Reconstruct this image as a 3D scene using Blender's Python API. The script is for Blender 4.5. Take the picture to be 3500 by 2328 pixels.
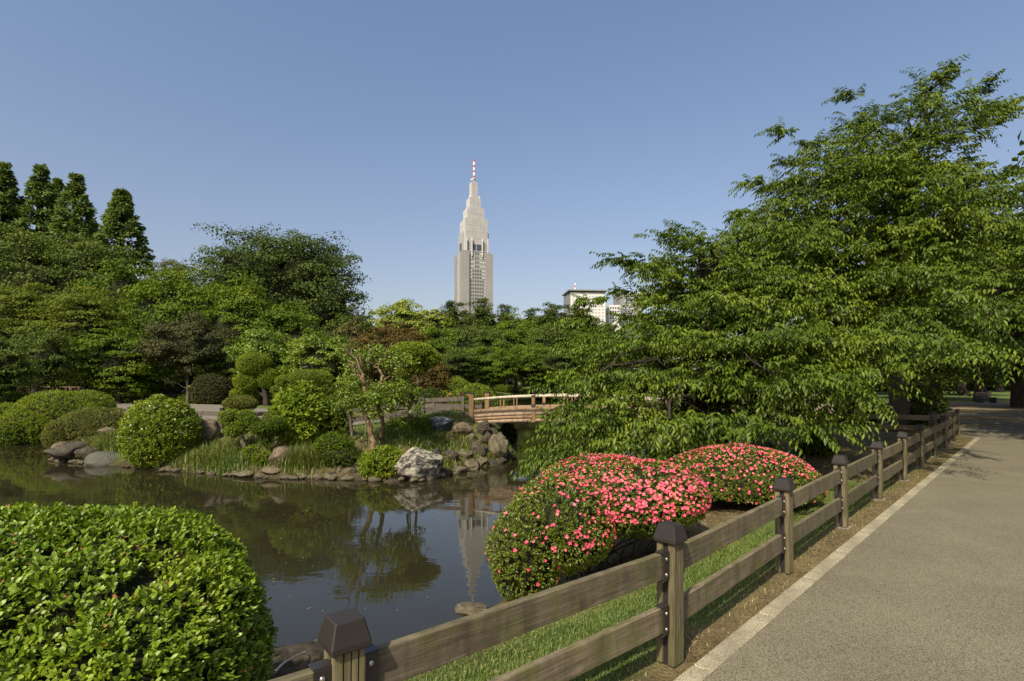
import bpy, bmesh, math, random
import numpy as np
from mathutils import Vector, Matrix
for o in list(bpy.data.objects): bpy.data.objects.remove(o)
S = bpy.context.scene
COL = S.collection
R = math.radians
rng = np.random.default_rng(7)
random.seed(7)

# ------------------------------------------------------------------ camera, sky, sun, exposure
F, CX, CY, PITCH, SHIFT, EYE = 540.0, 512.0, 340.5, R(1.5), 27.4, 1.65
cam = bpy.data.objects.new('camera', bpy.data.cameras.new('camera'))
COL.objects.link(cam); S.camera = cam
cam.location = (0, 0, EYE); cam.rotation_euler = (R(90) + PITCH, 0, 0)
cam.data.sensor_width = 36; cam.data.lens = F / 1024 * 36; cam.data.shift_y = SHIFT / 1024
cam.data.clip_start = 0.05; cam.data.clip_end = 8000

SUN_TO = Vector((-0.46, -0.89, 0)).normalized(); SUN_EL = R(46)
W = bpy.data.worlds.new('World'); S.world = W; W.use_nodes = True
nt = W.node_tree; nt.nodes.clear()
wo = nt.nodes.new('ShaderNodeOutputWorld'); bg = nt.nodes.new('ShaderNodeBackground')
sky = nt.nodes.new('ShaderNodeTexSky'); sky.sky_type = 'NISHITA'; sky.sun_disc = False
sky.sun_elevation = SUN_EL; sky.sun_rotation = math.atan2(SUN_TO.x, SUN_TO.y)
sky.altitude = 0; sky.air_density = 1.0; sky.dust_density = 2.4; sky.ozone_density = 1.5
bg.inputs[1].default_value = 0.127
# haze toward the horizon greys the clear-sky model all the way round
tcw = nt.nodes.new('ShaderNodeTexCoord'); sxw = nt.nodes.new('ShaderNodeSeparateXYZ'); rpw = nt.nodes.new('ShaderNodeValToRGB'); mxw = nt.nodes.new('ShaderNodeMix')
mxw.data_type = 'RGBA'; mxw.blend_type = 'MULTIPLY'; mxw.inputs[0].default_value = 1
el_ = rpw.color_ramp.elements; el_.new(.3); el_[0].position = .06; el_[0].color = (.94, .79, .72, 1); el_[1].position = .33; el_[1].color = (1.0, .90, .86, 1); el_[2].position = .62; el_[2].color = (1, 1, 1, 1)
nt.links.new(tcw.outputs['Generated'], sxw.inputs[0]); nt.links.new(sxw.outputs[2], rpw.inputs[0]); nt.links.new(sky.outputs[0], mxw.inputs[6]); nt.links.new(rpw.outputs[0], mxw.inputs[7])
nt.links.new(mxw.outputs[2], bg.inputs[0]); nt.links.new(bg.outputs[0], wo.inputs[0])
sl = bpy.data.lights.new('sun', 'SUN'); sl.energy = 4.5; sl.angle = R(0.53); sl.color = (1, 0.91, 0.70)
sun = bpy.data.objects.new('sun', sl); COL.objects.link(sun)
sd_ = Vector((SUN_TO.x * math.cos(SUN_EL), SUN_TO.y * math.cos(SUN_EL), math.sin(SUN_EL)))
sun.rotation_euler = sd_.to_track_quat('Z', 'Y').to_euler(); sun.location = sd_ * 60
S.view_settings.view_transform = 'Standard'; S.view_settings.look = 'None'
S.view_settings.exposure = 0.5; S.view_settings.gamma = 1; S.view_settings.use_curve_mapping = False
S.render.engine = 'CYCLES'; S.cycles.max_bounces = 6; S.cycles.transparent_max_bounces = 4
S.cycles.diffuse_bounces = 3; S.cycles.glossy_bounces = 3; S.cycles.transmission_bounces = 3
S.cycles.sample_clamp_indirect = 4; S.cycles.use_denoising = True

# ------------------------------------------------------------------ measuring helpers
_c, _s = math.cos(PITCH), math.sin(PITCH)
def ray(px, py):
    a, b = (px - CX) / F, -(py - CY - SHIFT) / F
    return Vector((a, _c - b * _s, _s + b * _c))
def at(px, py, Y):
    r = ray(px, py); return Vector((0, 0, EYE)) + r * (Y / r.y)
def gp(px, py, z=0.0):
    r = ray(px, py); return Vector((0, 0, EYE)) + r * ((z - EYE) / r.z)

# ------------------------------------------------------------------ object helpers
def tag(o, label=None, cat=None, group=None, kind=None):
    if label: o['label'] = label
    if cat: o['category'] = cat
    if group: o['group'] = group
    if kind: o['kind'] = kind
    return o
def thing(name, label, cat, loc=(0, 0, 0), rz=0, group=None):
    o = bpy.data.objects.new(name, None); COL.objects.link(o)
    o.location = loc; o.rotation_euler = (0, 0, rz); o.empty_display_size = .1
    return tag(o, label, cat, group)
def link(name, me, parent=None, loc=None, rot=None, scale=None, label=None, kind=None):
    o = bpy.data.objects.new(name, me); COL.objects.link(o)
    if parent is not None: o.parent = parent
    if loc is not None: o.location = loc
    if rot is not None: o.rotation_euler = rot
    if scale is not None: o.scale = scale
    return tag(o, label, None, None, kind)
def npmesh(name, V, faces, mat, rnd=None, smooth=False, extra=None):
    """faces: list of int arrays (n,k)"""
    me = bpy.data.meshes.new(name)
    V = np.asarray(V, dtype=np.float32)
    me.vertices.add(len(V)); me.vertices.foreach_set('co', V.ravel())
    faces = [np.asarray(f, dtype=np.int32) for f in faces if len(f)]
    nl = sum(f.size for f in faces); nf = sum(len(f) for f in faces)
    me.loops.add(nl); me.polygons.add(nf)
    me.loops.foreach_set('vertex_index', np.concatenate([f.ravel() for f in faces]))
    st = []; k = 0
    for f in faces:
        st.append(k + np.arange(len(f)) * f.shape[1]); k += f.size
    me.polygons.foreach_set('loop_start', np.concatenate(st).astype(np.int32))
    if smooth: me.polygons.foreach_set('use_smooth', np.ones(nf, dtype=bool))
    me.update(calc_edges=True)
    if rnd is not None:
        a = me.attributes.new('rnd', 'FLOAT', 'POINT'); a.data.foreach_set('value', np.asarray(rnd, dtype=np.float32))
    if extra:
        for kx, v in extra.items():
            a = me.attributes.new(kx, 'FLOAT', 'POINT'); a.data.foreach_set('value', np.asarray(v, dtype=np.float32))
    me.materials.append(mat)
    return me
def unit(v): return v / np.maximum(np.linalg.norm(v, axis=-1, keepdims=True), 1e-9)
def rn(*s): return rng.standard_normal(s)
def ru(a, b, n): return rng.uniform(a, b, n)
_nk = [(rng.standard_normal(3), rng.uniform(0, 6.28)) for _ in range(14)]
def noise3(P, sc=1.0):
    P = np.asarray(P) * sc; s = 0
    for i, (k, ph) in enumerate(_nk):
        s = s + np.sin(P @ (k * (1 + .35 * i)) + ph) / (1 + .25 * i)
    return s / 5.0
def box_bm(bm, sx, sy, sz, c=(0, 0, 0), rot=None):
    r = bmesh.ops.create_cube(bm, size=1)
    M = Matrix.Translation(c) @ (rot if rot is not None else Matrix.Identity(4)) @ Matrix.Diagonal((sx, sy, sz, 1))
    bmesh.ops.transform(bm, matrix=M, verts=r['verts']); return r['verts']
def bm_mesh(name, bm, mat, bevel=0, smooth=False):
    if bevel: bmesh.ops.bevel(bm, geom=bm.edges[:], offset=bevel, segments=2 if bevel > .006 else 1, affect='EDGES', clamp_overlap=True)
    me = bpy.data.meshes.new(name); bm.to_mesh(me); bm.free(); me.materials.append(mat)
    if smooth:
        for p in me.polygons: p.use_smooth = True
    return me
_bc = {}
def box_me(sx, sy, sz, mat, bevel=0):
    k = (round(sx, 4), round(sy, 4), round(sz, 4), mat.name, bevel)
    if k not in _bc:
        bm = bmesh.new(); box_bm(bm, sx, sy, sz); _bc[k] = bm_mesh('box_shape', bm, mat, bevel)
    return _bc[k]
def bar(name, a, b, w, h, mat, parent, bevel=0.004, up=Vector((0, 0, 1))):
    """a box from a to b, w across, h tall"""
    a, b = Vector(a), Vector(b); d = b - a; L = d.length; x = d.normalized()
    y = up.cross(x)
    if y.length < 1e-4: y = Vector((0, 1, 0))
    y.normalize(); z = x.cross(y)
    M = Matrix((x, y, z)).transposed().to_4x4(); M.translation = (a + b) / 2
    o = link(name, box_me(L, w, h, mat, bevel), parent); o.matrix_local = M; return o
def tubes(paths, sides=6):
    """paths: list of (pts Nx3, radii N) -> V, F"""
    V, Fq = [], []; k = 0; ang = np.arange(sides) / sides * 2 * np.pi
    for P, r in paths:
        P = np.asarray(P, float); r = np.asarray(r, float)
        T = np.gradient(P, axis=0); T = unit(T)
        ref = np.where(np.abs(T[:, 2:3]) > .9, np.array([[1., 0, 0]]), np.array([[0., 0, 1]]))
        A = unit(np.cross(T, ref)); B = np.cross(T, A)
        ring = P[:, None] + r[:, None, None] * (A[:, None] * np.cos(ang)[None, :, None] + B[:, None] * np.sin(ang)[None, :, None])
        n = len(P); V.append(ring.reshape(-1, 3))
        i = np.arange(n - 1)[:, None] * sides; j = np.arange(sides)[None]; j2 = (j + 1) % sides
        Fq.append(np.stack([k + i + j, k + i + j2, k + i + sides + j2, k + i + sides + j], -1).reshape(-1, 4)); k += n * sides
    return np.concatenate(V), np.concatenate(Fq)
def curve(a, b, bend=(0, 0, 0), n=7, wob=0.0):
    a, b = np.asarray(a, float), np.asarray(b, float); t = np.linspace(0, 1, n)[:, None]
    P = a + (b - a) * t + np.asarray(bend, float) * (4 * t * (1 - t))
    if wob: P[1:-1] += rn(n - 2, 3) * wob
    return P

# ------------------------------------------------------------------ materials
def newmat(name):
    m = bpy.data.materials.new(name); m.use_nodes = True; m.node_tree.nodes.clear()
    return m, m.node_tree
def N(t, ty, **kw):
    n = t.nodes.new(ty)
    for k, v in kw.items(): setattr(n, k, v)
    return n
def ramp(t, stops, fac):
    r = N(t, 'ShaderNodeValToRGB'); e = r.color_ramp.elements
    while len(e) < len(stops): e.new(.5)
    for q, (p, c) in zip(e, stops): q.position = p; q.color = (*c, 1)
    t.links.new(fac, r.inputs[0]); return r.outputs[0]
def noise_tex(t, scale, detail=4, rough=.55, vec=None, dist=0):
    n = N(t, 'ShaderNodeTexNoise'); n.inputs['Scale'].default_value = scale; n.inputs['Detail'].default_value = detail
    n.inputs['Roughness'].default_value = rough; n.inputs['Distortion'].default_value = dist
    if vec is not None: t.links.new(vec, n.inputs['Vector'])
    return n.outputs['Fac']
def mapping(t, scale=(1, 1, 1), src='Object', vary=False):
    c = N(t, 'ShaderNodeTexCoord'); m = N(t, 'ShaderNodeMapping'); m.inputs['Scale'].default_value = scale
    if vary:
        oi = N(t, 'ShaderNodeObjectInfo'); vm = N(t, 'ShaderNodeVectorMath', operation='SCALE'); vm.inputs[0].default_value = (37, 53, 71); t.links.new(oi.outputs['Random'], vm.inputs['Scale']); t.links.new(vm.outputs[0], m.inputs['Location'])
    t.links.new(c.outputs[src], m.inputs[0]); return m.outputs[0]
def mix(t, a, b, f, mode='MIX'):
    m = N(t, 'ShaderNodeMix', data_type='RGBA', blend_type=mode)
    for s, v in ((m.inputs[0], f), (m.inputs[6], a), (m.inputs[7], b)):
        if isinstance(v, (int, float)): s.default_value = v
        elif isinstance(v, tuple): s.default_value = (*v, 1)
        else: t.links.new(v, s)
    return m.outputs[2]
def out(t, col, rough=.8, spec=.3, bump=None, bstr=.3, bdist=.01, metal=0):
    p = N(t, 'ShaderNodeBsdfPrincipled'); o = N(t, 'ShaderNodeOutputMaterial')
    if isinstance(col, tuple): p.inputs['Base Color'].default_value = (*col, 1)
    else: t.links.new(col, p.inputs['Base Color'])
    if isinstance(rough, (int, float)): p.inputs['Roughness'].default_value = rough
    else: t.links.new(rough, p.inputs['Roughness'])
    p.inputs['Specular IOR Level'].default_value = spec; p.inputs['Metallic'].default_value = metal
    if bump is not None:
        b = N(t, 'ShaderNodeBump'); b.inputs['Strength'].default_value = bstr; b.inputs['Distance'].default_value = bdist
        t.links.new(bump, b.inputs['Height']); t.links.new(b.outputs[0], p.inputs['Normal'])
    t.links.new(p.outputs[0], o.inputs[0]); return p
LK = (2.0, 1.5, 1.0)
def leafmat(name, c0, c1, c2, trans=.3, rough=.45, spec=.4, clump=.35, boost=True):
    m, t = newmat(name)
    bo = lambda c: (c[0] * LK[0], c[1] * LK[1], c[2] * LK[2]); a = N(t, 'ShaderNodeAttribute', attribute_name='rnd')
    if boost: c0, c1, c2 = bo(c0), bo(c1), bo(c2)
    col = ramp(t, [(0, c0), (.5, c1), (1, c2)], a.outputs['Fac'])
    nz = noise_tex(t, clump, 2, vec=mapping(t))
    col = mix(t, col, ramp(t, [(.3, (.72, .80, .75)), (.7, (1.22, 1.12, .95))], nz), 1.0, 'MULTIPLY')
    p = N(t, 'ShaderNodeBsdfPrincipled'); o = N(t, 'ShaderNodeOutputMaterial')
    t.links.new(col, p.inputs['Base Color']); p.inputs['Roughness'].default_value = rough
    p.inputs['Specular IOR Level'].default_value = spec
    tr = N(t, 'ShaderNodeBsdfTranslucent'); t.links.new(mix(t, col, (1.25, 1.25, .55), 1.0, 'MULTIPLY'), tr.inputs[0])
    ms = N(t, 'ShaderNodeMixShader'); ms.inputs[0].default_value = trans
    t.links.new(p.outputs[0], ms.inputs[1]); t.links.new(tr.outputs[0], ms.inputs[2]); t.links.new(ms.outputs[0], o.inputs[0])
    return m
def woodmat(name, stops, sc=(3, 40, 40), moss=0.0, rough=.75, mosscol=(.11, .12, .03)):
    m, t = newmat(name)
    v = mapping(t, sc, vary=True); g = noise_tex(t, 1.6, 6, .72, v, .12)
    col = ramp(t, stops, g)
    st_ = noise_tex(t, 1.0, 5, .7, mapping(t, (9, 9, 2.2), vary=True), .4)
    col = mix(t, col, ramp(t, [(.32, (.55, .53, .50)), (.55, (1., 1., 1.)), (.75, (1.3, 1.27, 1.2))], st_), 1., 'MULTIPLY')
    oi = N(t, 'ShaderNodeObjectInfo'); col = mix(t, col, ramp(t, [(0, (.82, .82, .80)), (1, (1.22, 1.2, 1.16))], oi.outputs['Random']), 1., 'MULTIPLY')
    if moss:
        v2 = mapping(t, (5, 5, 2.5), vary=True); ns = noise_tex(t, 1.1, 5, .68, vec=v2)
        f = ramp(t, [(.46, (0, 0, 0)), (.68, (moss,) * 3)], ns); col = mix(t, col, mosscol, f)
    out(t, col, rough, .25, g, .5, .004); return m
M = {}
M['fence'] = woodmat('weathered_fence_wood', [(.25, (.055, .043, .028)), (.5, (.125, .102, .068)), (.72, (.205, .172, .118)), (.9, (.31, .27, .19))], (2.2, 60, 60), .7, mosscol=(.10, .105, .025))
M['fencepost'] = woodmat('weathered_post_wood', [(.25, (.055, .045, .028)), (.5, (.13, .108, .062)), (.75, (.26, .225, .135))], (55, 55, 3), .6, mosscol=(.10, .10, .035))
M['farfence'] = woodmat('grey_brown_fence_wood', [(.3, (.06, .05, .04)), (.7, (.13, .11, .09))], (2, 30, 30), 0)
M['cedar'] = woodmat('orange_cedar_wood', [(.25, (.14, .090, .052)), (.5, (.20, .135, .082)), (.8, (.29, .21, .135))], (2, 30, 30), 0)
M['cedarpost'] = woodmat('orange_cedar_post_wood', [(.25, (.15, .085, .043)), (.6, (.23, .14, .074)), (.9, (.30, .195, .11))], (30, 30, 2), 0)
M['plankold'] = woodmat('greyed_cedar_wood', [(.25, (.16, .11, .075)), (.5, (.25, .18, .125)), (.8, (.36, .29, .22))], (2, 30, 30), 0)
M['pale'] = woodmat('bleached_rail_wood', [(.2, (.36, .30, .23)), (.6, (.52, .46, .37)), (.9, (.62, .57, .48))], (2, 30, 30), 0)
def flat(name, c, rough=.6, spec=.3, metal=0, var=.25, sc=6):
    m, t = newmat(name); n = noise_tex(t, sc, 4, vec=mapping(t))
    c0 = tuple(x * (1 - var) for x in c); c1 = tuple(min(1, x * (1 + var)) for x in c)
    out(t, ramp(t, [(.3, c0), (.7, c1)], n), rough, spec, n, .15, .004, metal); return m
M['steel'] = flat('dark_painted_steel', (.024, .020, .020), .38, .5)
M['cap'] = flat('brown_cast_cap', (.025, .021, .019), .5, .25, var=.12)
M['bolt'] = flat('zinc_bolt', (.45, .42, .38), .3, .5, .9)
M['conc'] = flat('pale_concrete', (.17, .15, .115), .9, .2)
M['bark'] = woodmat('dark_bark', [(.3, (.022, .017, .013)), (.6, (.055, .043, .032)), (.85, (.10, .08, .06))], (14, 14, 3), 0, .9)
M['barktan'] = woodmat('smooth_tan_bark', [(.3, (.10, .065, .036)), (.6, (.17, .115, .07)), (.85, (.30, .24, .17))], (9, 9, 3), 0, .7)
M['barkgrey'] = woodmat('grey_bark', [(.3, (.06, .052, .042)), (.6, (.12, .10, .08)), (.85, (.2, .18, .14))], (12, 12, 3), 0, .85)
M['core'] = flat('dark_occluder', (.020, .022, .010), .95, .05)  # dark filler colour standing in for the shade inside crowns and shrubs
def rockmat(name, stops, sc=3.0, bs=.8):
    m, t = newmat(name); v = mapping(t, vary=True)
    a = noise_tex(t, sc, 8, .68, v, .6); col = ramp(t, stops, a)
    mo = noise_tex(t, sc * .8 + 1.3, 4, .6, v)
    col = mix(t, col, (.07, .075, .03), ramp(t, [(.58, (0, 0, 0)), (.75, (.55,) * 3)], mo))
    fine = noise_tex(t, sc * 7, 6, .7, v)
    mh = N(t, 'ShaderNodeMath', operation='ADD'); t.links.new(a, mh.inputs[0]); t.links.new(fine, mh.inputs[1])
    out(t, col, .88, .2, mh.outputs[0], bs, .04); return m
M['rock'] = rockmat('brown_grey_rock', [(.3, (.05, .042, .026)), (.5, (.125, .105, .066)), (.72, (.26, .225, .15))])
M['lava'] = rockmat('dark_lava_rock', [(.3, (.022, .018, .013)), (.5, (.07, .058, .042)), (.75, (.17, .145, .10))], 4, 1)
M['brock'] = rockmat('brown_boulder', [(.3, (.07, .052, .034)), (.55, (.14, .108, .07)), (.8, (.21, .17, .115))], 2, .4)
M['blue'] = rockmat('blue_black_rock', [(.35, (.02, .025, .032)), (.55, (.06, .07, .08)), (.7, (.32, .30, .25))], 3.5)
M['white'] = rockmat('white_mottled_rock', [(.40, (.03, .031, .034)), (.49, (.17, .15, .115)), (.56, (.36, .33, .265)), (.8, (.52, .485, .40))], 4.2, 1)
M['slab'] = rockmat('flat_grey_stone', [(.3, (.055, .055, .042)), (.6, (.095, .096, .078)), (.8, (.15, .145, .115))], 2, .3)

G = {}
G['cherry'] = leafmat('cherry_leaf', (.026, .050, .004), (.070, .115, .008), (.18, .235, .022), .32, .42, .25, .5, boost=False)
G['near'] = leafmat('glossy_azalea_leaf', (.085, .140, .007), (.185, .265, .013), (.31, .39, .045), .30, .42, .35, 1.5, boost=False)
G['azalea'] = leafmat('small_azalea_leaf', (.07, .10, .008), (.13, .17, .014), (.23, .26, .03), .3, .34, .5, 2., boost=False)
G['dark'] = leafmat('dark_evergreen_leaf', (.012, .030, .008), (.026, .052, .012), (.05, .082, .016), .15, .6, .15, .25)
G['mound'] = leafmat('clipped_mound_leaf', (.095, .140, .010), (.165, .225, .014), (.25, .31, .028), .3, .5, .25, 1., boost=False)
G['zelk'] = leafmat('zelkova_leaf', (.036, .058, .012), (.060, .092, .018), (.095, .130, .028), .2, .6, .15, .25, boost=False)
G['greygreen'] = leafmat('grey_green_leaf', (.022, .048, .014), (.040, .078, .020), (.068, .112, .028), .22, .6, .15, .2)
G['mid'] = leafmat('mid_green_leaf', (.024, .060, .008), (.046, .098, .011), (.085, .145, .018), .28, .6, .15, .2)
G['bright'] = leafmat('fresh_green_leaf', (.034, .082, .010), (.065, .130, .013), (.11, .18, .022), .3, .45, .4, .3)
G['yellow'] = leafmat('yellow_green_leaf', (.080, .125, .014), (.14, .19, .022), (.21, .25, .035), .3, .6, .15, .3, boost=False)
G['olive'] = leafmat('olive_maple_leaf', (.060, .092, .010), (.105, .140, .014), (.16, .18, .022), .3, .6, .15, .25, boost=False)
G['camphor'] = leafmat('camphor_leaf', (.14, .19, .03), (.22, .27, .05), (.32, .36, .09), .25, .6, .15, .25, boost=False)
G['red'] = leafmat('red_maple_leaf', (.055, .045, .012), (.095, .066, .018), (.13, .10, .028), .3, .6, .15, .4, boost=False)
G['brown'] = leafmat('bronze_shrub_leaf', (.038, .044, .018), (.062, .068, .026), (.10, .10, .040), .2, .6, .15, .4, boost=False)
G['bronze'] = leafmat('clipped_bronze_leaf', (.085, .100, .016), (.14, .155, .024), (.20, .21, .035), .25, .5, .3, .5, boost=False)
G['pine'] = leafmat('pine_needle', (.030, .040, .016), (.052, .066, .024), (.085, .10, .035), .1, .6, .3, .3)
G['meta'] = leafmat('redwood_needle', (.080, .128, .034), (.125, .185, .048), (.17, .235, .07), .25, .6, .15, .2, boost=False)
G['grass'] = leafmat('lawn_grass', (.080, .125, .026), (.12, .175, .038), (.19, .22, .07), .25, .5, .3, .6, boost=False)
G['tall'] = leafmat('tall_grass', (.040, .078, .022), (.066, .115, .038), (.115, .155, .062), .3, .55, .3, .8)
G['straw'] = leafmat('dry_straw', (.16, .12, .06), (.26, .20, .10), (.38, .31, .17), .1, .7, .2, 1, boost=False)
G['pink'] = leafmat('azalea_petal', (.62, .05, .13), (.80, .11, .20), (.88, .24, .31), .22, .5, .25, 2, boost=False)
G['whitefl'] = leafmat('cream_petal', (.35, .42, .22), (.48, .52, .34), (.62, .64, .48), .2, .6, .2, 2, boost=False)
G['deadleaf'] = leafmat('withered_leaf', (.18, .06, .02), (.28, .11, .04), (.36, .18, .08), .2, .6, .2, 2, boost=False)

# ------------------------------------------------------------------ leaf meshes
def leafgeo(P, D, Nn, L, Wd, fold=.25, droop=.0, five=False):
    """P base, D axis, Nn normal -> V, list of faces, count per leaf"""
    n = len(P); D = unit(D); S_ = unit(np.cross(D, Nn)); U = np.cross(S_, D)
    L = np.broadcast_to(L, (n,))[:, None]; Wd = np.broadcast_to(Wd, (n,))[:, None]
    base = P; tip = P + D * L - U * L * droop
    mid = P + D * L * .45
    l = mid + S_ * Wd * .5 + U * Wd * fold; r = mid - S_ * Wd * .5 + U * Wd * fold
    if not five:
        V = np.stack([base, r, tip, l], 1).reshape(-1, 3); i = np.arange(n)[:, None] * 4
        Fc = np.concatenate([i + [[0, 1, 2]], i + [[0, 2, 3]]])
        return V, Fc, 4
    m = P + D * L * .5 + U * L * droop * .35
    V = np.stack([base, r, tip, l, m], 1).reshape(-1, 3); i = np.arange(n)[:, None] * 5
    Fc = np.concatenate([i + [[0, 1, 4]], i + [[1, 2, 4]], i + [[4, 2, 3]], i + [[0, 4, 3]]])
    return V, Fc, 5
def ovalgeo(P, D, Nn, L, Wd, fold, droop):
    n = len(P); D = unit(D); S_ = unit(np.cross(D, Nn)); U = np.cross(S_, D); L = np.broadcast_to(L, (n,))[:, None]; w = np.broadcast_to(Wd, (n,))[:, None] * .5
    c = lambda a, s, z: P + D * L * a + S_ * w * s + U * (w * fold * abs(s) * 1.6 - L * droop * a * a)
    V = np.stack([c(0, 0, 0), c(.38, -.95, 0), c(.74, -.85, 0), c(1, 0, 0), c(.74, .85, 0), c(.38, .95, 0)], 1).reshape(-1, 3); i = np.arange(n)[:, None] * 6
    return V, np.concatenate([i + [[0, 1, 5]], i + [[1, 2, 5]], i + [[5, 2, 4]], i + [[2, 3, 4]]]), 6
def leafmesh(name, P, D, Nn, L, Wd, mat, fold=.25, droop=0., five=False, rnd=None, smooth=False):
    V, Fc, k = ovalgeo(P, D, Nn, L, Wd, fold, droop) if five else leafgeo(P, D, Nn, L, Wd, fold, droop, False)
    if rnd is None: rnd = rng.beta(2, 2.2, len(P))
    return npmesh(name, V, [Fc], mat, np.repeat(rnd, k), smooth)

def sph(n):
    return unit(rn(n, 3))
# ellipsoid: (cx,cy,cz,rx,ry,rz)
def surf_union(ells, per_m2, lump=.06, lsc=2.0, zmin=None):
    PP, NN = [], []
    for k, e in enumerate(ells):
        c = np.array(e[:3]); r = np.array(e[3:6])
        area = 4 * np.pi * ((r[0] * r[1]) ** 1.6 / 3 + (r[0] * r[2]) ** 1.6 / 3 + (r[1] * r[2]) ** 1.6 / 3) ** (1 / 1.6)
        n = int(area * per_m2); u = sph(n); P = c + u * r; Nn = unit(u / r)
        P = P + Nn * (noise3(P, lsc) * lump)[:, None]
        keep = np.ones(n, bool)
        for j, f in enumerate(ells):
            if j != k: keep &= (((P - np.array(f[:3])) / np.array(f[3:6])) ** 2).sum(1) > .96
        if zmin is not None: keep &= P[:, 2] > zmin
        PP.append(P[keep]); NN.append(Nn[keep])
    return np.concatenate(PP), np.concatenate(NN)
def core_mesh(ells, shrink, zmin=None):  # opaque ellipsoids added inside foliage to block light and see-through gaps
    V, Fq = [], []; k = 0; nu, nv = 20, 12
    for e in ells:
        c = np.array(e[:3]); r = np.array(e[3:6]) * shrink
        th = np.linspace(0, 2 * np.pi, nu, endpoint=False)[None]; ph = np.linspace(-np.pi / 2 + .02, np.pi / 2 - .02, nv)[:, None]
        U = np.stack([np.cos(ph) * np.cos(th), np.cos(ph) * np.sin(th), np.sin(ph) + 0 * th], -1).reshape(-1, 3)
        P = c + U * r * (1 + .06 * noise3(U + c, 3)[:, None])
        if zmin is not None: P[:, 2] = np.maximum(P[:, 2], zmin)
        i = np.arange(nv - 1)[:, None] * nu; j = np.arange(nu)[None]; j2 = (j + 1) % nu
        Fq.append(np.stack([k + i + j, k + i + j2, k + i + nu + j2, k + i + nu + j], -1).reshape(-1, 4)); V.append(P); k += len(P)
    return npmesh('occluder_core', np.concatenate(V), [np.concatenate(Fq)], M['core'])
def rosettes(P, Nn, per, L, Wd, splay=.9, jit=.02, up=.35):
    """shoots at P pointing along Nn, each with `per` leaves"""
    n = len(P); A = unit(Nn + np.array([0, 0, up]) + rn(n, 3) * .28)
    P = np.repeat(P, per, 0); A = np.repeat(A, per, 0); T = unit(np.cross(A, sph(len(P))))
    s = ru(splay * .4, splay * 1.25, len(P))[:, None]
    D = unit(A + T * s); Nv = unit(A - T * .3 + rn(len(P), 3) * .15)
    P = P + A * ru(-.5, .5, len(P))[:, None] * L * .8 + rn(len(P), 3) * jit
    return P, D, Nv, L * ru(.65, 1.2, len(P)), Wd * ru(.7, 1.2, len(P))

def clipped_shrub(name, label, cat, ells, mat, loc, per_m2, leafL, leafW, per=5, lump=.05, lsc=2.5, zmin=None, core=.86, group=None, flowers=None,
                  flowermat=None, fl=.05, stems=None, splay=.9, five=False, up=.35, flname='blossoms', fmask=None, gaps=0):
    """ells local to loc"""
    t = thing(name, label, cat, loc, 0, group)
    P, Nn = surf_union(ells, per_m2, lump, lsc, zmin)
    if name == 'hedge_bush':                       # thinner where the bush runs out of the frame
        k = (P[:, 0] > -1.15) & (P[:, 2] > .28) | (rng.random(len(P)) < .45); P, Nn = P[k], Nn[k]
    if gaps:
        k = noise3(P, 9.) + noise3(P, 4.) * .6 < gaps; P, Nn = P[k], Nn[k]
    P = P - Nn * (np.abs(rn(len(P))) * leafL * .8)[:, None]
    p, d, nv, L, w = rosettes(P, Nn, per, leafL, leafW, splay, leafL * .25, up)
    link('foliage', leafmesh(name + '_leaves', p, d, nv, L, w, mat, .2, .12, five), t, kind='stuff')
    link('occluder_core', core_mesh(ells, core, zmin), t)
    if flowers:
        Pf, Nf = surf_union(ells, flowers, lump, lsc, zmin)
        if fmask is not None:
            k = fmask(Pf, Nf); Pf, Nf = Pf[k], Nf[k]
        n = len(Pf); A = unit(Nf + np.array([0, -.15, .25]) + rn(n, 3) * .35); Pf = Pf + Nf * leafL * .5
        T = unit(np.cross(A, sph(n))); B = np.cross(A, T); q = []
        for i in range(5):
            a = i * 2 * np.pi / 5 + rn(n)[:, None] * .08
            q.append(unit(T * np.cos(a) + B * np.sin(a) + A * .45))
        D = np.concatenate(q); PP = np.tile(Pf, (5, 1)); NV = np.tile(A, (5, 1)); sc = np.tile(ru(.7, 1.15, n), 5)
        rr = np.tile(rng.beta(2, 2, n), 5)
        link(flname, leafmesh(name + '_flowers', PP, D, NV, fl * .55 * sc, fl * .42 * sc, flowermat, .1, .1, rnd=rr), t, kind='stuff')
    if stems:
        V, Fq = tubes(stems, 5); link('stems', npmesh('stems', V, [Fq], M['barkgrey'], smooth=True), t)
    return t

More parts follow.
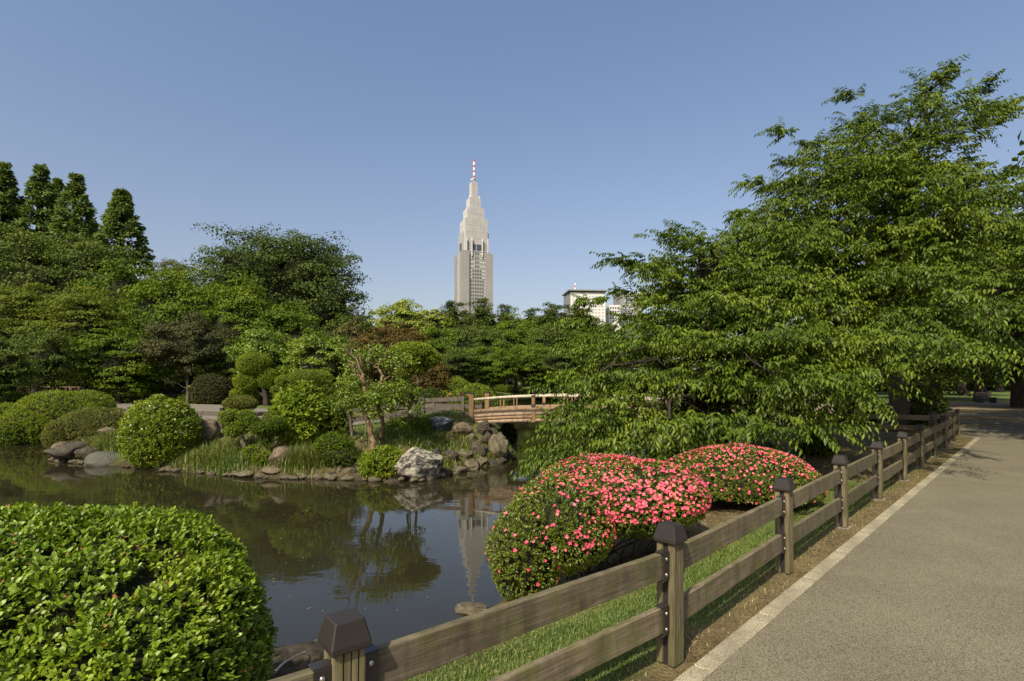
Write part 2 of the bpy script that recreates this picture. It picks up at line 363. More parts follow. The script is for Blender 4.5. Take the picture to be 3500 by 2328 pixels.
# pads of leaves in an envelope of ellipsoids: general broadleaf crown
def pads_in(ells, n, shell=.55, seed_up=.0):
    vol = np.array([e[3] * e[4] * e[5] for e in ells]) ** .8; pr = vol / vol.sum(); out_ = []; oe = []
    for k, e in enumerate(ells):
        m = max(3, int(round(n * pr[k]))); u = sph(m); u[:, 2] += seed_up; u = unit(u); r = (shell + (1 - shell) * rng.random(m) ** .7)[:, None]
        out_.append(np.array(e[:3]) + u * r * np.array(e[3:6])); oe += [k] * m
    return np.concatenate(out_), np.array(oe)
def crown_mesh(ells, npads, per, padr, leafL, mat, flatness=.45, name='crown', shell=.6, upb=.5, outb=.5, wid=.6, jit=1.):
    C, oe = pads_in(ells, npads, shell, .15)
    C = C + rn(len(C), 3) * padr * .35
    cen = np.array([ells[k][:3] for k in oe]); o = unit(C - cen)
    pr = padr * ru(.55, 1.35, len(C))
    P = np.repeat(C, per, 0); O = np.repeat(o, per, 0); r = np.repeat(pr, per)[:, None]
    u = sph(len(P)); u[:, 2] = np.abs(u[:, 2]) * 1.0 - .25; rad = rng.random(len(P))[:, None] ** .45
    off = u * rad * r; off[:, 2] *= flatness; P = P + off
    Nv = unit(u * .8 + O * outb + np.array([0, 0, upb]) + rn(len(P), 3) * .55 * jit)
    D = unit(np.cross(Nv, sph(len(P))) + np.array([0, 0, -.25]))
    L = leafL * ru(.6, 1.3, len(P))
    rnd = np.clip(np.repeat(rng.beta(3, 3, len(C)), per) * .6 + rng.random(len(P)) * .45 - .02, 0, 1)
    return leafmesh(name, P, D, Nv, L, L * wid, mat, .15, .1, rnd=rnd), C
def wood_mesh(base, top, r0, targets, mat, n_limb=10, sides=7, name='trunk', lean=(0, 0, 0), flare=1.4):
    base, top = np.array(base, float), np.array(top, float)
    tr = curve(base, top, lean, 9, r0 * .25); rad = np.linspace(r0, r0 * .22, 9); rad[0] *= flare; rad[1] *= 1.08
    paths = [(tr, rad)]
    if len(targets):
        idx = rng.permutation(len(targets))[:n_limb]
        for i in idx:
            T = np.array(targets[i]); f = np.clip((T[2] - base[2]) / max(.1, (top[2] - base[2])) * .75 - .08, .18, .93)
            k = f * 8; a = tr[int(k)] + (tr[min(8, int(k) + 1)] - tr[int(k)]) * (k - int(k)); d = np.linalg.norm(T - a)
            rr = r0 * (1 - f * .75) * .42
            c = curve(a, T, (0, 0, .10 * d), 7, .04 * d); paths.append((c, np.linspace(rr, rr * .18, 7)))
            for _ in range(2):
                j = rng.integers(2, 5); q = c[j] + rn(3) * d * .10 + (T - a) * .2
                paths.append((curve(c[j], q, (0, 0, .04 * d), 5, .02 * d), np.linspace(rr * .4, rr * .1, 5)))
    V, Fq = tubes(paths, sides)
    return npmesh(name, V, [Fq], mat, smooth=True)
def tree(name, label, loc, height, ells, mat, npads=120, per=90, padr=1.1, leafL=.22, bark=None, trunk_r=.25, cat='tree', flatness=.45, group=None,
         n_limb=12, shell=.6, upb=.5, wid=.6, top=None, lean=(0, 0, 0), base_off=(0, 0, 0), outb=.5, core=.66):
    t = thing(name, label, cat, loc, 0, group)
    cm, C = crown_mesh(ells, npads, per, padr, leafL, mat, flatness, shell=shell, upb=upb, wid=wid, outb=outb)
    link('crown', cm, t)
    if core: link('occluder_core', core_mesh(ells, core), t)
    if top is None: top = (ells[0][0], ells[0][1], height * .8)
    link('trunk', wood_mesh(base_off, top, trunk_r, C, bark or M['bark'], n_limb, lean=lean), t)
    return t
def pxell(px, py, Y, rx, ry, rd, loc):
    """an ellipsoid of crown: centre seen at (px,py) at distance Y, radii in photo pixels, depth radius in metres; local to loc"""
    p = at(px, py, Y) - Vector(loc); k = Y / F
    return (p.x, p.y, p.z, rx * k, rd, ry * k)

# ------------------------------------------------------------------ terrain
POND = np.array([(-45, 6), (-30, 3.6), (-8, 3.6), (-4, 3.9), (-2.0, 4.55), (-.62, 5.5), (.15, 7.0), (1.3, 9.5), (2.2, 12), (3.6, 15), (4.8, 17.5), (6, 20), (8, 26),
    (14, 40), (22, 60), (25, 85), (18, 95), (5, 97), (-5, 90), (-6, 75), (-3, 55), (-1.5, 40), (-.6, 30), (.3, 22.6), (.15, 19), (-.19, 17.1), (-1.14, 15.8), (-1.85, 14.6),
    (-2.4, 13.9), (-3.45, 13.95), (-4.8, 14.2), (-6.55, 14.3), (-9.7, 15.5), (-11.5, 16.2), (-14.8, 17.4), (-16.5, 20.2), (-18.5, 22.2), (-21.2, 22.9), (-24, 24.2), (-45, 28)], float)
WZ = -.9
def pond_sd(X, Y):
    """> 0 on land, < 0 in the pond"""
    P = np.stack([X, Y], -1); A = POND; B = np.roll(POND, -1, 0); best = np.full(X.shape, 1e9); inside = np.zeros(X.shape, bool)
    for a, b in zip(A, B):
        d = b - a; t = np.clip(((P - a) @ d) / (d @ d), 0, 1); q = a + t[..., None] * d
        best = np.minimum(best, np.linalg.norm(P - q, axis=-1))
        cr = ((a[1] > Y) != (b[1] > Y)) & (X < (b[0] - a[0]) * (Y - a[1]) / (b[1] - a[1] + 1e-12) + a[0]); inside ^= cr
    return np.where(inside, -best, best)
def sstep(a, b, x): t = np.clip((x - a) / (b - a), 0, 1); return t * t * (3 - 2 * t)
def H(X, Y):
    X = np.asarray(X, float); Y = np.asarray(Y, float); s = pond_sd(X, Y)
    Q = np.stack([X, Y, 0 * X], -1); s = s + .10 * noise3(Q, 2.2) * (np.abs(s) < 3)
    z = -.95 + .28 * sstep(-.05, .35, s) + .67 * sstep(.1, 2.4, s)
    z = np.where(s < 0, -.95 - .9 * sstep(0, 1.5, -s), z)
    rise = .55 * np.exp(-((X + 1.7) ** 2 / 6.5 + (Y - 19.6) ** 2 / 5)) + .5 * np.exp(-((X - 6.0) ** 2 / 5 + (Y - 17.6) ** 2 / 6))
    z = z + rise * sstep(.1, .8, s)
    free = sstep(.3, 2.5, s) * (1 - sstep(-2.2, -1.5, X * .712 - Y * .702) * (Y < 16.0))
    z = z + .05 * noise3(Q, .9) * free * (Y < 40)
    far = np.hypot(X, Y); z = z + 1.2 * sstep(90, 160, far)
    return z
def Hp(x, y): return float(H(np.array([x]), np.array([y]))[0])
xs = np.concatenate([-np.geomspace(3500, 130, 10), np.arange(-120, -26, 3.), np.arange(-25, -4, .3), np.arange(-4, 6, .14), np.arange(6, 22, .4), np.arange(23, 130, 3.), np.geomspace(135, 3500, 10)])
ys = np.concatenate([[-300, -100, -30, -12, -5, -2], np.arange(-1, 9, .16), np.arange(9, 28, .22), np.arange(28, 110, 1.5), np.geomspace(112, 5000, 18)])
GX, GY = np.meshgrid(xs, ys); GZ = H(GX, GY); nx, ny = len(xs), len(ys)
i = np.arange(ny - 1)[:, None] * nx; j = np.arange(nx - 1)[None]
Fg = np.stack([i + j, i + j + 1, i + nx + j + 1, i + nx + j], -1).reshape(-1, 4)
def grassw(X, Y):
    n = X * .712 - Y * .702; Q = np.stack([X, Y, 0 * X], -1)
    near = (Y < 9) & (Y > 0) & (X > -4)
    w = sstep(-2.9, -2.3, n + .30 * noise3(Q, 1.1)) * (1 - sstep(-1.85, -1.62, n + .12 * noise3(Q, 3)))
    w = np.maximum(w, .9 * sstep(-2.1, -1.75, n) * (1 - sstep(-1.9, -1.65, n)) * (noise3(Q, 2.0) > .0))
    w = np.where(near, w, 0)
    isl = (X < 1) & (Y > 12) & (Y < 40); w = np.where(isl, .3 + .6 * np.clip(noise3(Q, .8), -1, 1), w)
    shade = (X > 1) & (Y >= 9) & (Y < 30) & (X < 30); w = np.where(shade, .08, w)
    w = np.where((Y > 40) | (X < -12) | (far_lawn(X, Y)), .95, w)
    return np.clip(w, 0, 1)
def far_lawn(X, Y): return (X > 15) & (Y > 50)
gm, t = newmat('ground_soil_and_grass')
a = N(t, 'ShaderNodeAttribute', attribute_name='grass'); a2 = N(t, 'ShaderNodeAttribute', attribute_name='wet')
v = mapping(t); n1 = noise_tex(t, 2.5, 6, .6, v); n2 = noise_tex(t, 40, 5, .7, v); n3 = noise_tex(t, 180, 3, .7, v)
soil = mix(t, ramp(t, [(.3, (.075, .058, .032)), (.7, (.19, .152, .082))], n1), ramp(t, [(.35, (.55, .5, .45)), (.65, (1.4, 1.35, 1.25))], n2), 1.0, 'MULTIPLY')
gr = mix(t, ramp(t, [(.3, (.055, .085, .02)), (.7, (.13, .155, .045))], n1), ramp(t, [(.35, (.6, .65, .5)), (.65, (1.3, 1.3, 1.2))], n2), 1.0, 'MULTIPLY')
col = mix(t, soil, gr, a.outputs['Fac']); col = mix(t, col, (.030, .024, .016), a2.outputs['Fac'])
mh = N(t, 'ShaderNodeMath', operation='ADD'); t.links.new(n2, mh.inputs[0]); t.links.new(n3, mh.inputs[1])
out(t, col, .95, .1, mh.outputs[0], .6, .02)
sdg = pond_sd(GX, GY)
g_me = npmesh('ground', np.stack([GX, GY, GZ], -1).reshape(-1, 3), [Fg], gm, smooth=True,
    extra={'grass': grassw(GX, GY).ravel(), 'wet': ((1 - sstep(-.80, -.60, GZ)) * .85).ravel()})
tag(link('ground', g_me), kind='structure')
# water
wm, t = newmat('pond_water')
v = mapping(t, (1, 2.2, 1), 'Object'); w1 = noise_tex(t, 2.2, 3, .5, v, .3); w2 = noise_tex(t, .25, 2, .5, v)
mm = N(t, 'ShaderNodeMath', operation='MULTIPLY'); t.links.new(w1, mm.inputs[0]); t.links.new(ramp(t, [(.35, (.25,) * 3), (.65, (1.,) * 3)], w2), mm.inputs[1])
p = out(t, (.020, .018, .009), .02, .5, mm.outputs[0], .05, .05); p.inputs['IOR'].default_value = 1.45
wv = [(-60, 2, WZ), (60, 2, WZ), (60, 110, WZ), (-60, 110, WZ)]
tag(link('pond_water', npmesh('pond_water', wv, [[[0, 1, 2, 3]]], wm)), kind='structure')

# paths
am, t = newmat('asphalt_path')
v = mapping(t); n1 = noise_tex(t, 110, 3, .8, v); n2 = noise_tex(t, 1.2, 5, .6, v); n3 = noise_tex(t, 320, 2, .6, v)
vo = N(t, 'ShaderNodeTexVoronoi'); vo.inputs['Scale'].default_value = 130; t.links.new(v, vo.inputs['Vector'])
sp = ramp(t, [(0, (.33, .30, .225)), (.3, (.190, .171, .122)), (.55, (.126, .113, .078)), (.85, (.076, .068, .047))], vo.outputs['Distance'])
cl = mix(t, sp, ramp(t, [(.35, (.78,) * 3), (.65, (1.22,) * 3)], n1), 1., 'MULTIPLY')
cl = mix(t, cl, ramp(t, [(.3, (.88, .86, .84)), (.7, (1.1, 1.1, 1.06))], n2), 1., 'MULTIPLY')
out(t, cl, .9, .25, n1, .35, .006)
u_ = np.array([.702, .712]); n_ = np.array([.712, -.702])
def un(a, b): q = u_ * a + n_ * b; return (float(q[0]), float(q[1]))
def sheet(name, pts, mat, z, label=None):
    bm = bmesh.new(); f = bm.faces.new([bm.verts.new((x, y, z)) for x, y in pts])
    if f.normal.z < 0: f.normal_flip()
    bmesh.ops.triangulate(bm, faces=bm.faces[:]); bmesh.ops.recalc_face_normals(bm, faces=bm.faces[:])
    o = link(name, bm_mesh(name, bm, mat)); return tag(o, label, kind='structure')
KL, KR = -1.478, -1.372
path_pts = [un(-9, KR), un(20.5, KR), (14.4, 17.2), (13.9, 18.8), (12.2, 21.2), (9.4, 22.2), (6.6, 20.6), (5.8, 19.4), (5.4, 18.6), (5.9, 17.2), (5.1, 18.0), (6.0, 22.5), (9.5, 26.0), (16, 28.5), (30, 31), (70, 34), (70, 14), (22, -14)]
path_pts = [un(-9, KR), un(20.3, KR), (14.2, 17.6), (13.0, 19.4), (10.5, 20.6), (8.0, 19.8), (6.3, 18.4), (6.0, 20.1), (8.5, 23.5), (12.5, 26.0), (20, 29), (34, 32), (70, 36), (70, 10), (22, -14)]
sheet('path', path_pts, am, .008, 'grey brown asphalt park path along the fence')
hm = flat('bare_earth_path', (.20, .155, .10), .95, .1, sc=3)
sheet('earth_verge', [(14, 28.2), (34, 32.5), (80, 37), (80, 47), (30, 44), (16, 38)], hm, .006)
# kerb of separate stones
km, t = newmat('exposed_aggregate_kerb'); v = mapping(t, (1, 1, 1))
vo = N(t, 'ShaderNodeTexVoronoi'); vo.inputs['Scale'].default_value = 110; t.links.new(v, vo.inputs['Vector'])
kn = noise_tex(t, 5, 4, vec=v)
cl = mix(t, ramp(t, [(0, (.44, .39, .28)), (.4, (.31, .275, .19)), (.8, (.16, .14, .095))], vo.outputs['Distance']), ramp(t, [(.35, (.75,) * 3), (.65, (1.15,) * 3)], kn), 1., 'MULTIPLY')
out(t, cl, .9, .2, vo.outputs['Distance'], .5, .006)
kerb = thing('kerb', None, None); tag(kerb, kind='structure')
for k in range(-3, 21):
    a_, b_ = k * 1.0, k * 1.0 + .982; c_ = un((a_ + b_) / 2, (KL + KR) / 2)
    link('kerb_stone', box_me(b_ - a_, .112, .10, km, .004), kerb, (c_[0], c_[1], -.034 + random.uniform(-.0015, .0015)), (0, 0, math.atan2(u_[1], u_[0])))
# garden path across the peninsula
gpm = flat('gravel_path', (.16, .145, .115), .95, .1, sc=8)
def ribbon(name, L, Rr, mat, dz, n=60):
    L = np.array(L, float); Rr = np.array(Rr, float); tt = np.linspace(0, len(L) - 1, n); k = np.clip(tt.astype(int), 0, len(L) - 2); f = (tt - k)[:, None]
    A = L[k] + (L[k + 1] - L[k]) * f; B = Rr[k] + (Rr[k + 1] - Rr[k]) * f; m = 9
    P = A[:, None] + (B - A)[:, None] * np.linspace(0, 1, m)[None, :, None]; z = H(P[..., 0], P[..., 1]) + dz
    V = np.concatenate([P, z[..., None]], -1).reshape(-1, 3); i = np.arange(n - 1)[:, None] * m; j = np.arange(m - 1)[None]
    return tag(link(name, npmesh(name, V, [np.stack([i + j, i + j + 1, i + m + j + 1, i + m + j], -1).reshape(-1, 4)], mat, smooth=True)), kind='structure')
ribbon('garden_path', [(-1.5, 19.35), (-4.6, 20.3), (-8.5, 19.4), (-12, 22), (-16, 25), (-26, 31), (-45, 38)], [(-1.0, 21), (-4.4, 22.6), (-9, 24), (-13, 30), (-18, 37), (-30, 43.5), (-48, 48)], gpm, .03)

# ------------------------------------------------------------------ path-side fence
bm = bmesh.new(); prof = []
w_, th = .108, .038
for k in range(4):
    a0 = -w_ / 2 + k * w_ / 4; prof += [(a0, th), (a0 + w_ / 4 - .007, th), (a0 + w_ / 4 - .0055, th - .012), (a0 + w_ / 4 - .0015, th - .012)]
prof = prof[:-2] + [(w_ / 2, th - .003), (w_ / 2, 0), (-w_ / 2, 0)]
def timber_me(h):
    bm = bmesh.new(); lo = [bm.verts.new((x, y, 0)) for x, y in prof]; hi = [bm.verts.new((x, y, h)) for x, y in prof]; n = len(prof)
    for q in range(n): bm.faces.new((lo[q], lo[(q + 1) % n], hi[(q + 1) % n], hi[q]))
    bm.faces.new(hi); bm.faces.new(lo[::-1]); bmesh.ops.recalc_face_normals(bm, faces=bm.faces[:])
    return bm_mesh('timber', bm, M['fencepost'])
timber = timber_me(.70)
bm = bmesh.new(); vs = box_bm(bm, 1, 1, 1)
for v_ in vs:
    top_ = v_.co.z > 0; s_ = .053 if top_ else .073; v_.co = Vector((math.copysign(s_, v_.co.x), math.copysign(s_, v_.co.y),   .102 if top_ else .022))
r_ = bmesh.ops.extrude_face_region(bm, geom=[f for f in bm.faces if f.normal.z < -.5])
for g in r_['geom']:
    if isinstance(g, bmesh.types.BMVert): g.co.z = 0
bmesh.ops.recalc_face_normals(bm, faces=bm.faces[:])
cap_me = bm_mesh('cap', bm, M['cap'], .005)
def add_ws(me):
    pass
bm = bmesh.new(); box_bm(bm, .085, .036, .72, (0, 0, .36)); core_steel = bm_mesh('post', bm, M['steel'], .002)
bm = bmesh.new(); box_bm(bm, .07, .052, .006, (.085, 0, .082)); box_bm(bm, .07, .052, .006, (.085, 0, -.082)); box_bm(bm, .066, .005, .158, (.085, -.0255, 0)); box_bm(bm, .066, .005, .158, (.085, .0255, 0))
bracket_me = bm_mesh('bracket', bm, M['steel'], .0015)
bm = bmesh.new(); bmesh.ops.create_uvsphere(bm, u_segments=8, v_segments=5, radius=.011); bolt_me = bm_mesh('bolt', bm, M['bolt'], 0, True)
bm = bmesh.new(); box_bm(bm, .20, .17, .10, (0, 0, -.02)); foot_me = bm_mesh('footing', bm, M['conc'], .006)
RZ = (.275, .585)
def build_fence(label, pts, zs=None, detail=True, mats=None, railh=.15, H_=.80, rails=RZ):
    fence = thing('fence', label, 'fence')
    m_r = M['fence'] if mats is None else mats
    n = len(pts)
    for k, p in enumerate(pts):
        z0 = p[2] if len(p) > 2 else 0
        a = pts[max(0, k - 1)]; b = pts[min(n - 1, k + 1)]; ang = math.atan2(b[1] - a[1], b[0] - a[0])
        post = link('post', core_steel, fence, (p[0], p[1], z0), (random.uniform(-.012, .012), random.uniform(-.012, .012), ang))
        if detail:
            for sg in (1, -1):
                link('timber', timber, post, (0, sg * .019, .012), (0, 0, 0 if sg > 0 else math.pi))
            link('cap', cap_me, post, (0, 0, .712))
            if k > 4: link('footing', foot_me, post, (0, 0, -.025))
            for zz in RZ:
                for sg in (1, -1):
                    if (k == 0 and sg < 0) or (k == n - 1 and sg > 0): continue
                    link('bracket', bracket_me, post, (0, 0, zz), (0, 0, 0 if sg > 0 else math.pi))
                    if p[1] < 9:
                        for bz in (-.045, .045):
                            link('bolt', bolt_me, post, (sg * .088, -.029, zz + bz), None, (1, .7, 1))
        else:
            link('timber', box_me(.11, .12, .70, M['farfence'], .006), post, (0, 0, .36))
            link('cap', box_me(.15, .15, .07, M['cap'], .015), post, (0, 0, .745))
        if k < n - 1:
            q = pts[k + 1]; z1 = q[2] if len(q) > 2 else 0
            d = Vector((q[0] - p[0], q[1] - p[1], 0)); dl = d.length; d.normalize(); gap = .062
            for zz in (RZ if detail else rails):
                A = Vector((p[0], p[1], z0 + zz + random.uniform(-.004, .004))) + d * gap; B = Vector((q[0], q[1], z1 + zz + random.uniform(-.004, .004))) - d * gap
                bar('rail', A, B, .040, railh, m_r, fence, .005)
    return fence
FP = [(-3.75, -.35), (-2.2, .78), (-.60, 1.96), (.93, 3.22), (2.365, 4.73), (3.76, 6.2), (5.17, 7.68), (6.58, 9.14), (7.98, 10.6), (9.38, 12.06), (10.78, 13.5), (12.2, 15.0), (13.75, 16.7)]
build_fence('weathered two rail wooden fence with dark caps beside the asphalt path', FP)
build_fence('shaded corner run of wooden fence turning away behind the path fence', [(14.5, 17.9), (12.5, 16.1), (10.7, 16.9), (8.9, 17.6)], detail=False)
def gz(l): return [(x, y, Hp(x, y)) for x, y in l]
build_fence('low brown fence on the island in front of the gravel path', gz([(-18.4, 23.4), (-16.3, 21.9), (-14.2, 20.1), (-12.0, 19.1), (-9.85, 18.4), (-8.1, 18.2), (-6.3, 18.9), (-4.7, 19.6), (-3.2, 19.4), (-1.75, 19.25)]), detail=False, mats=M['farfence'])
build_fence('fence on the far side of the path below the clipped mounds', gz([(-36.5, 44.5), (-33.5, 45), (-30.8, 45), (-28, 44.6), (-25.2, 44), (-22.4, 43), (-19.6, 42)]), detail=False, mats=M['farfence'], H_=.8)
build_fence('short grey fence running up to the far post of the arched bridge', gz([(-5.2, 22.9), (-3.2, 22.2), (-1.2, 21.2)]), detail=False, mats=M['farfence'])

# ------------------------------------------------------------------ arched wooden bridge
br = thing('arched_bridge', 'orange wooden arched footbridge with pale handrail over the channel', 'bridge', (-1.42, 19.15, 0), math.atan2(-1.7, 6.45))
BL, BW = 6.7, 1.85
def ar(x): s = x / BL; return 4 * .15 * s * (1 - s)
NS = 16; xsb = [BL * k / NS for k in range(NS + 1)]
def arch_beam(name, y, w, h, z, mat, x0=0, x1=BL):
    n = 14; V = []; Fq = []
    for k in range(n + 1):
        x = x0 + (x1 - x0) * k / n; zz = z + ar(x)
        V += [(x, y - w / 2, zz - h / 2), (x, y + w / 2, zz - h / 2), (x, y + w / 2, zz + h / 2), (x, y - w / 2, zz + h / 2)]
        if k < n: q = k * 4; Fq += [(q + a, q + (a + 1) % 4, q + 4 + (a + 1) % 4, q + 4 + a) for a in range(4)]
    Fq += [(0, 3, 2, 1), (n * 4, n * 4 + 1, n * 4 + 2, n * 4 + 3)]
    me = npmesh(name, V, [np.array(Fq)], mat); return link(name, me, br)
for y in (0, BW):
    for b, (z, m_) in enumerate(((.205, 'plankold'), (.325, 'cedar'), (.44, 'plankold'))):
        for x0, x1 in ((.09, 1.9), (1.905, 4.3), (4.305, BL - .09)): arch_beam('girder_plank', y + .006 * (b % 2), .08, .112, z, M[m_], x0, x1)
    arch_beam('deck_edge', y, .105, .02, .518, M['farfence'])
    arch_beam('kerb_beam', y, .09, .13, .60, M['cedar'])
    arch_beam('handrail', y, .11, .075, 1.03, M['pale'])
    for k, x in enumerate((0, BL / 3, 2 * BL / 3, BL)):
        if k in (0, 3):
            po = link('post', box_me(.17, .17, 1.42, M['cedarpost'], .01), br, (x, y, .52 + ar(x))); link('cap', box_me(.19, .19, .05, M['steel'], .01), po, (0, 0, .73))
        else:
            po = link('post', box_me(.11, .11, .36, M['cedarpost'], .006), br, (x, y, .835 + ar(x))); link('metal_shoe', box_me(.125, .125, .10, M['steel'], .003), po, (0, 0, -.13)); link('metal_shoe', box_me(.125, .125, .08, M['steel'], .003), po, (0, 0, .19))
            link('girder_cleat', box_me(.13, .03, .36, M['cedarpost'], .004), br, (x, y - .055 if y == 0 else y + .055, .32 + ar(x)))
    for k in range(3):
        xm = BL / 3 * (k + .5)
        for dx in (-.06, .06): link('baluster', box_me(.045, .05, .33, M['cedarpost'], .004), br, (xm + dx, y, .83 + ar(xm)))
npk = 44
for k in range(npk):
    x = BL * (k + .5) / npk; link('deck_plank', box_me(BL / npk - .01, BW - .2, .04, M['pale'], .003), br, (x, BW / 2, .50 + ar(x)), (0, -math.atan((ar(x + .01) - ar(x - .01)) / .02), 0))
for x in (-.25, BL + .25): link('abutment', box_me(.7, BW + .3, 1.4, M['rock'], .03), br, (x, BW / 2, -.22))

# rustic bridge at far left
rb = thing('rustic_bridge', 'rustic log railing footbridge with crossed braces at the far left bank', 'bridge', (at(20, 398, 44).x, 44, 0), R(-4))
rail_l = 5.4
link('deck', box_me(rail_l, 1.6, .15, M['farfence'], .01), rb, (rail_l / 2, .8, .42))
rw = woodmat('reddish_log_wood', [(.3, (.15, .10, .07)), (.7, (.32, .24, .17))], (4, 20, 20))
for y in (0, 1.6):
    for z in (.72, 1.28): bar('rail', (0, y, z), (rail_l, y, z - .05), .09, .09, rw, rb, .02)
    for k in range(6):
        x = rail_l * k / 5; bar('post', (x, y, .2), (x, y, 1.36), .13, .13, rw, rb, .02)
        if k < 5:
            for q in range(3):
                xx = x + .2 + q * .32; bar('brace', (xx, y, .75), (xx + (.2 if q % 2 else -.12), y, 1.25), .05, .05, rw, rb, .01)

# ------------------------------------------------------------------ distant tower
def tm(name, c, lines=True):
    m, t = newmat(name); v = mapping(t)
    br_ = N(t, 'ShaderNodeTexBrick'); n = noise_tex(t, .15, 4, vec=v)
    out(t, ramp(t, [(.3, tuple(x * .9 for x in c)), (.7, tuple(x * 1.08 for x in c))], n), .8, .2); return m
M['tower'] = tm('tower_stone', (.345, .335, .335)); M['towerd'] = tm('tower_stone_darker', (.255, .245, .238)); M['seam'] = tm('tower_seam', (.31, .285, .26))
M['towerl'] = flat('tower_white_metal', (.50, .50, .50), .5); M['glassd'] = flat('dark_window_glass', (.05, .055, .07), .15, .6); M['glassl'] = flat('pale_window_glass', (.48, .50, .50), .25, .5)
M['redp'] = flat('red_mast_paint', (.55, .07, .06), .5); M['whitep'] = flat('white_mast_paint', (.75, .74, .72), .5)
TY = 650.; kz = TY / F / (3.418 * 2.8)
def tz(y): r = ray(473.4, (y / 2.8 + 500) / 3.418); return EYE + r.z * TY / r.y
tx = at(473.4, 382, TY).x
tw = thing('clock_tower', 'tall stepped pale stone skyscraper with red and white mast above the trees', 'skyscraper', (tx, TY, 0), R(20))
def tbox(name, w, d, z0, z1, mat, x=0, y=0, par=tw, lab=None):
    return link(name, box_me(w, d, z1 - z0, mat, 0), par, (x, y, (z0 + z1) / 2), label=lab)
T_ = [(7.6, 508, 355), (13.8, 613, 508), (20.5, 720, 613), (27., 1032, 720)]
for w, y0, y1 in T_:
    b = tbox('tier', w, w, tz(y0) - .5, tz(y1), M['tower'])
    hh = tz(y1) - tz(y0)
    for k in range(4):                                                     # fins on the left side face
        yy = -w / 2 + w * (k + .5) / 4; link('fin', box_me(.9, 1.0, hh, M['towerl'], 0), b, (-w / 2 - .35, yy, 0))
    for q in range(1, max(2, int(hh / 7))):
        link('panel_joint', box_me(w + .06, .1, .35, M['seam'], 0), b, (0, -w / 2, -hh / 2 + q * hh / max(2, int(hh / 7))))
    nj = max(2, int(w / 4))
    for q in range(1, nj): link('panel_joint', box_me(.25, .1, hh - .5, M['seam'], 0), b, (-w / 2 + q * w / nj, -w / 2 - .01, 0))
zb0, zb1 = 0, tz(1032)
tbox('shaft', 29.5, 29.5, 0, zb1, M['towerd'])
tbox('shoulder', 31.5, 24, tz(1036), tz(845), M['tower'], 0, 1.5)
for sx in (-1, 1):
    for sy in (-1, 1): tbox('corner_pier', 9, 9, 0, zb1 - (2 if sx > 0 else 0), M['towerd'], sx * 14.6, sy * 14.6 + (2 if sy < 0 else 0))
for sx in (-1, 1): tbox('side_bay', 3, 14, 0, zb1 - 1, M['tower'], sx * 17.5, 0)
# dark belvedere opening with fins and flying ribs
w4 = 27.
zt, zbm = tz(965), tz(1028)
for x in (-3.4, 2.6): tbox('opening', 3.9 if x < 0 else 5.4, .5, zbm, zt, M['glassd'], x, -w4 / 2 - .3)
for x in (-11.5, 11.5): tbox('opening', 2.6, .4, zbm - 1, zt + 2, M['towerd'], x + .5, -w4 / 2 - .25)
tbox('opening', .5, 9, zbm + 2, zt + 3, M['glassd'], -16.0, 1)
for x in (-13.2, -6.7, 6.1, 13.0):
    tbox('rib', 1.0, 1.6, tz(1085), tz(908), M['towerl'], x, -w4 / 2 - 2.6)
    for z in (tz(930), tz(965)): tbox('rib_arm', .6, 2.2, z - .5, z + .5, M['towerl'], x, -w4 / 2 - 1.0)
tbox('parapet', 31, .8, tz(1036), tz(1028), M['tower'], 0, -14.9)
nrow = 0
for q, y in enumerate((1055, 1096, 1135, 1174, 1214, 1246, 1278, 1311, 1344, 1378, 1411, 1444, 1476, 1509, 1542)):
    z = tz(y)
    dk = 1 if q < 4 else 2 if q < 7 else 3 if q < 10 else 4
    for c in range(-4, 4):
        x = (c + .5) * 2.95
        dark = abs(c + .5) < dk * .85
        wd = link('window', box_me(2.1, .3, 1.7, M['glassd'] if dark else M['glassl'], 0), tw, (x, -14.85, z))
        link('mullion', box_me(.3, .1, 1.7, M['tower'], 0), wd, (0, -.18, 0))
for k in range(9): tbox('pilaster', .5, .5, tz(1600), tz(1040), M['tower'], (k - 4) * 2.95, -14.95)
for sx in (-1, 1): tbox('glass_strip', 1.2, .5, 0, tz(1060), M['glassl'], sx * 13.2, -14.9)
tbox('glass_strip', 1.0, 1.0, 0, tz(1045), M['glassl'], -17.8, -11.9)
# mast
zc = tz(352)
for k, (y0, y1, m_) in enumerate(((303, 281, 'redp'), (281, 252, 'whitep'), (252, 230, 'redp'), (230, 203, 'whitep'), (203, 180, 'redp'), (180, 150, 'whitep'), (150, 130, 'redp'))):
    bm = bmesh.new(); bmesh.ops.create_cone(bm, cap_ends=True, segments=10, radius1=1.15, radius2=1.15, depth=tz(y1) - tz(y0))
    link('mast_band', bm_mesh('mast_band', bm, M[m_], 0), tw, (.4, 0, (tz(y0) + tz(y1)) / 2))
for a in range(4):
    tbox('mast_leg', .5, .5, tz(355), tz(303), M['towerl'], .4 + math.cos(a * 1.57 + .8) * 1.2, math.sin(a * 1.57 + .8) * 1.2)
bm = bmesh.new(); bmesh.ops.create_cone(bm, cap_ends=True, segments=12, radius1=2.2, radius2=2.2, depth=1.2); link('mast_platform', bm_mesh('mast_platform', bm, M['towerl']), tw, (.4, 0, tz(312)))
bm = bmesh.new(); bmesh.ops.create_uvsphere(bm, u_segments=12, v_segments=8, radius=1); dish_me = bm_mesh('dish', bm, M['towerl'], 0, True)
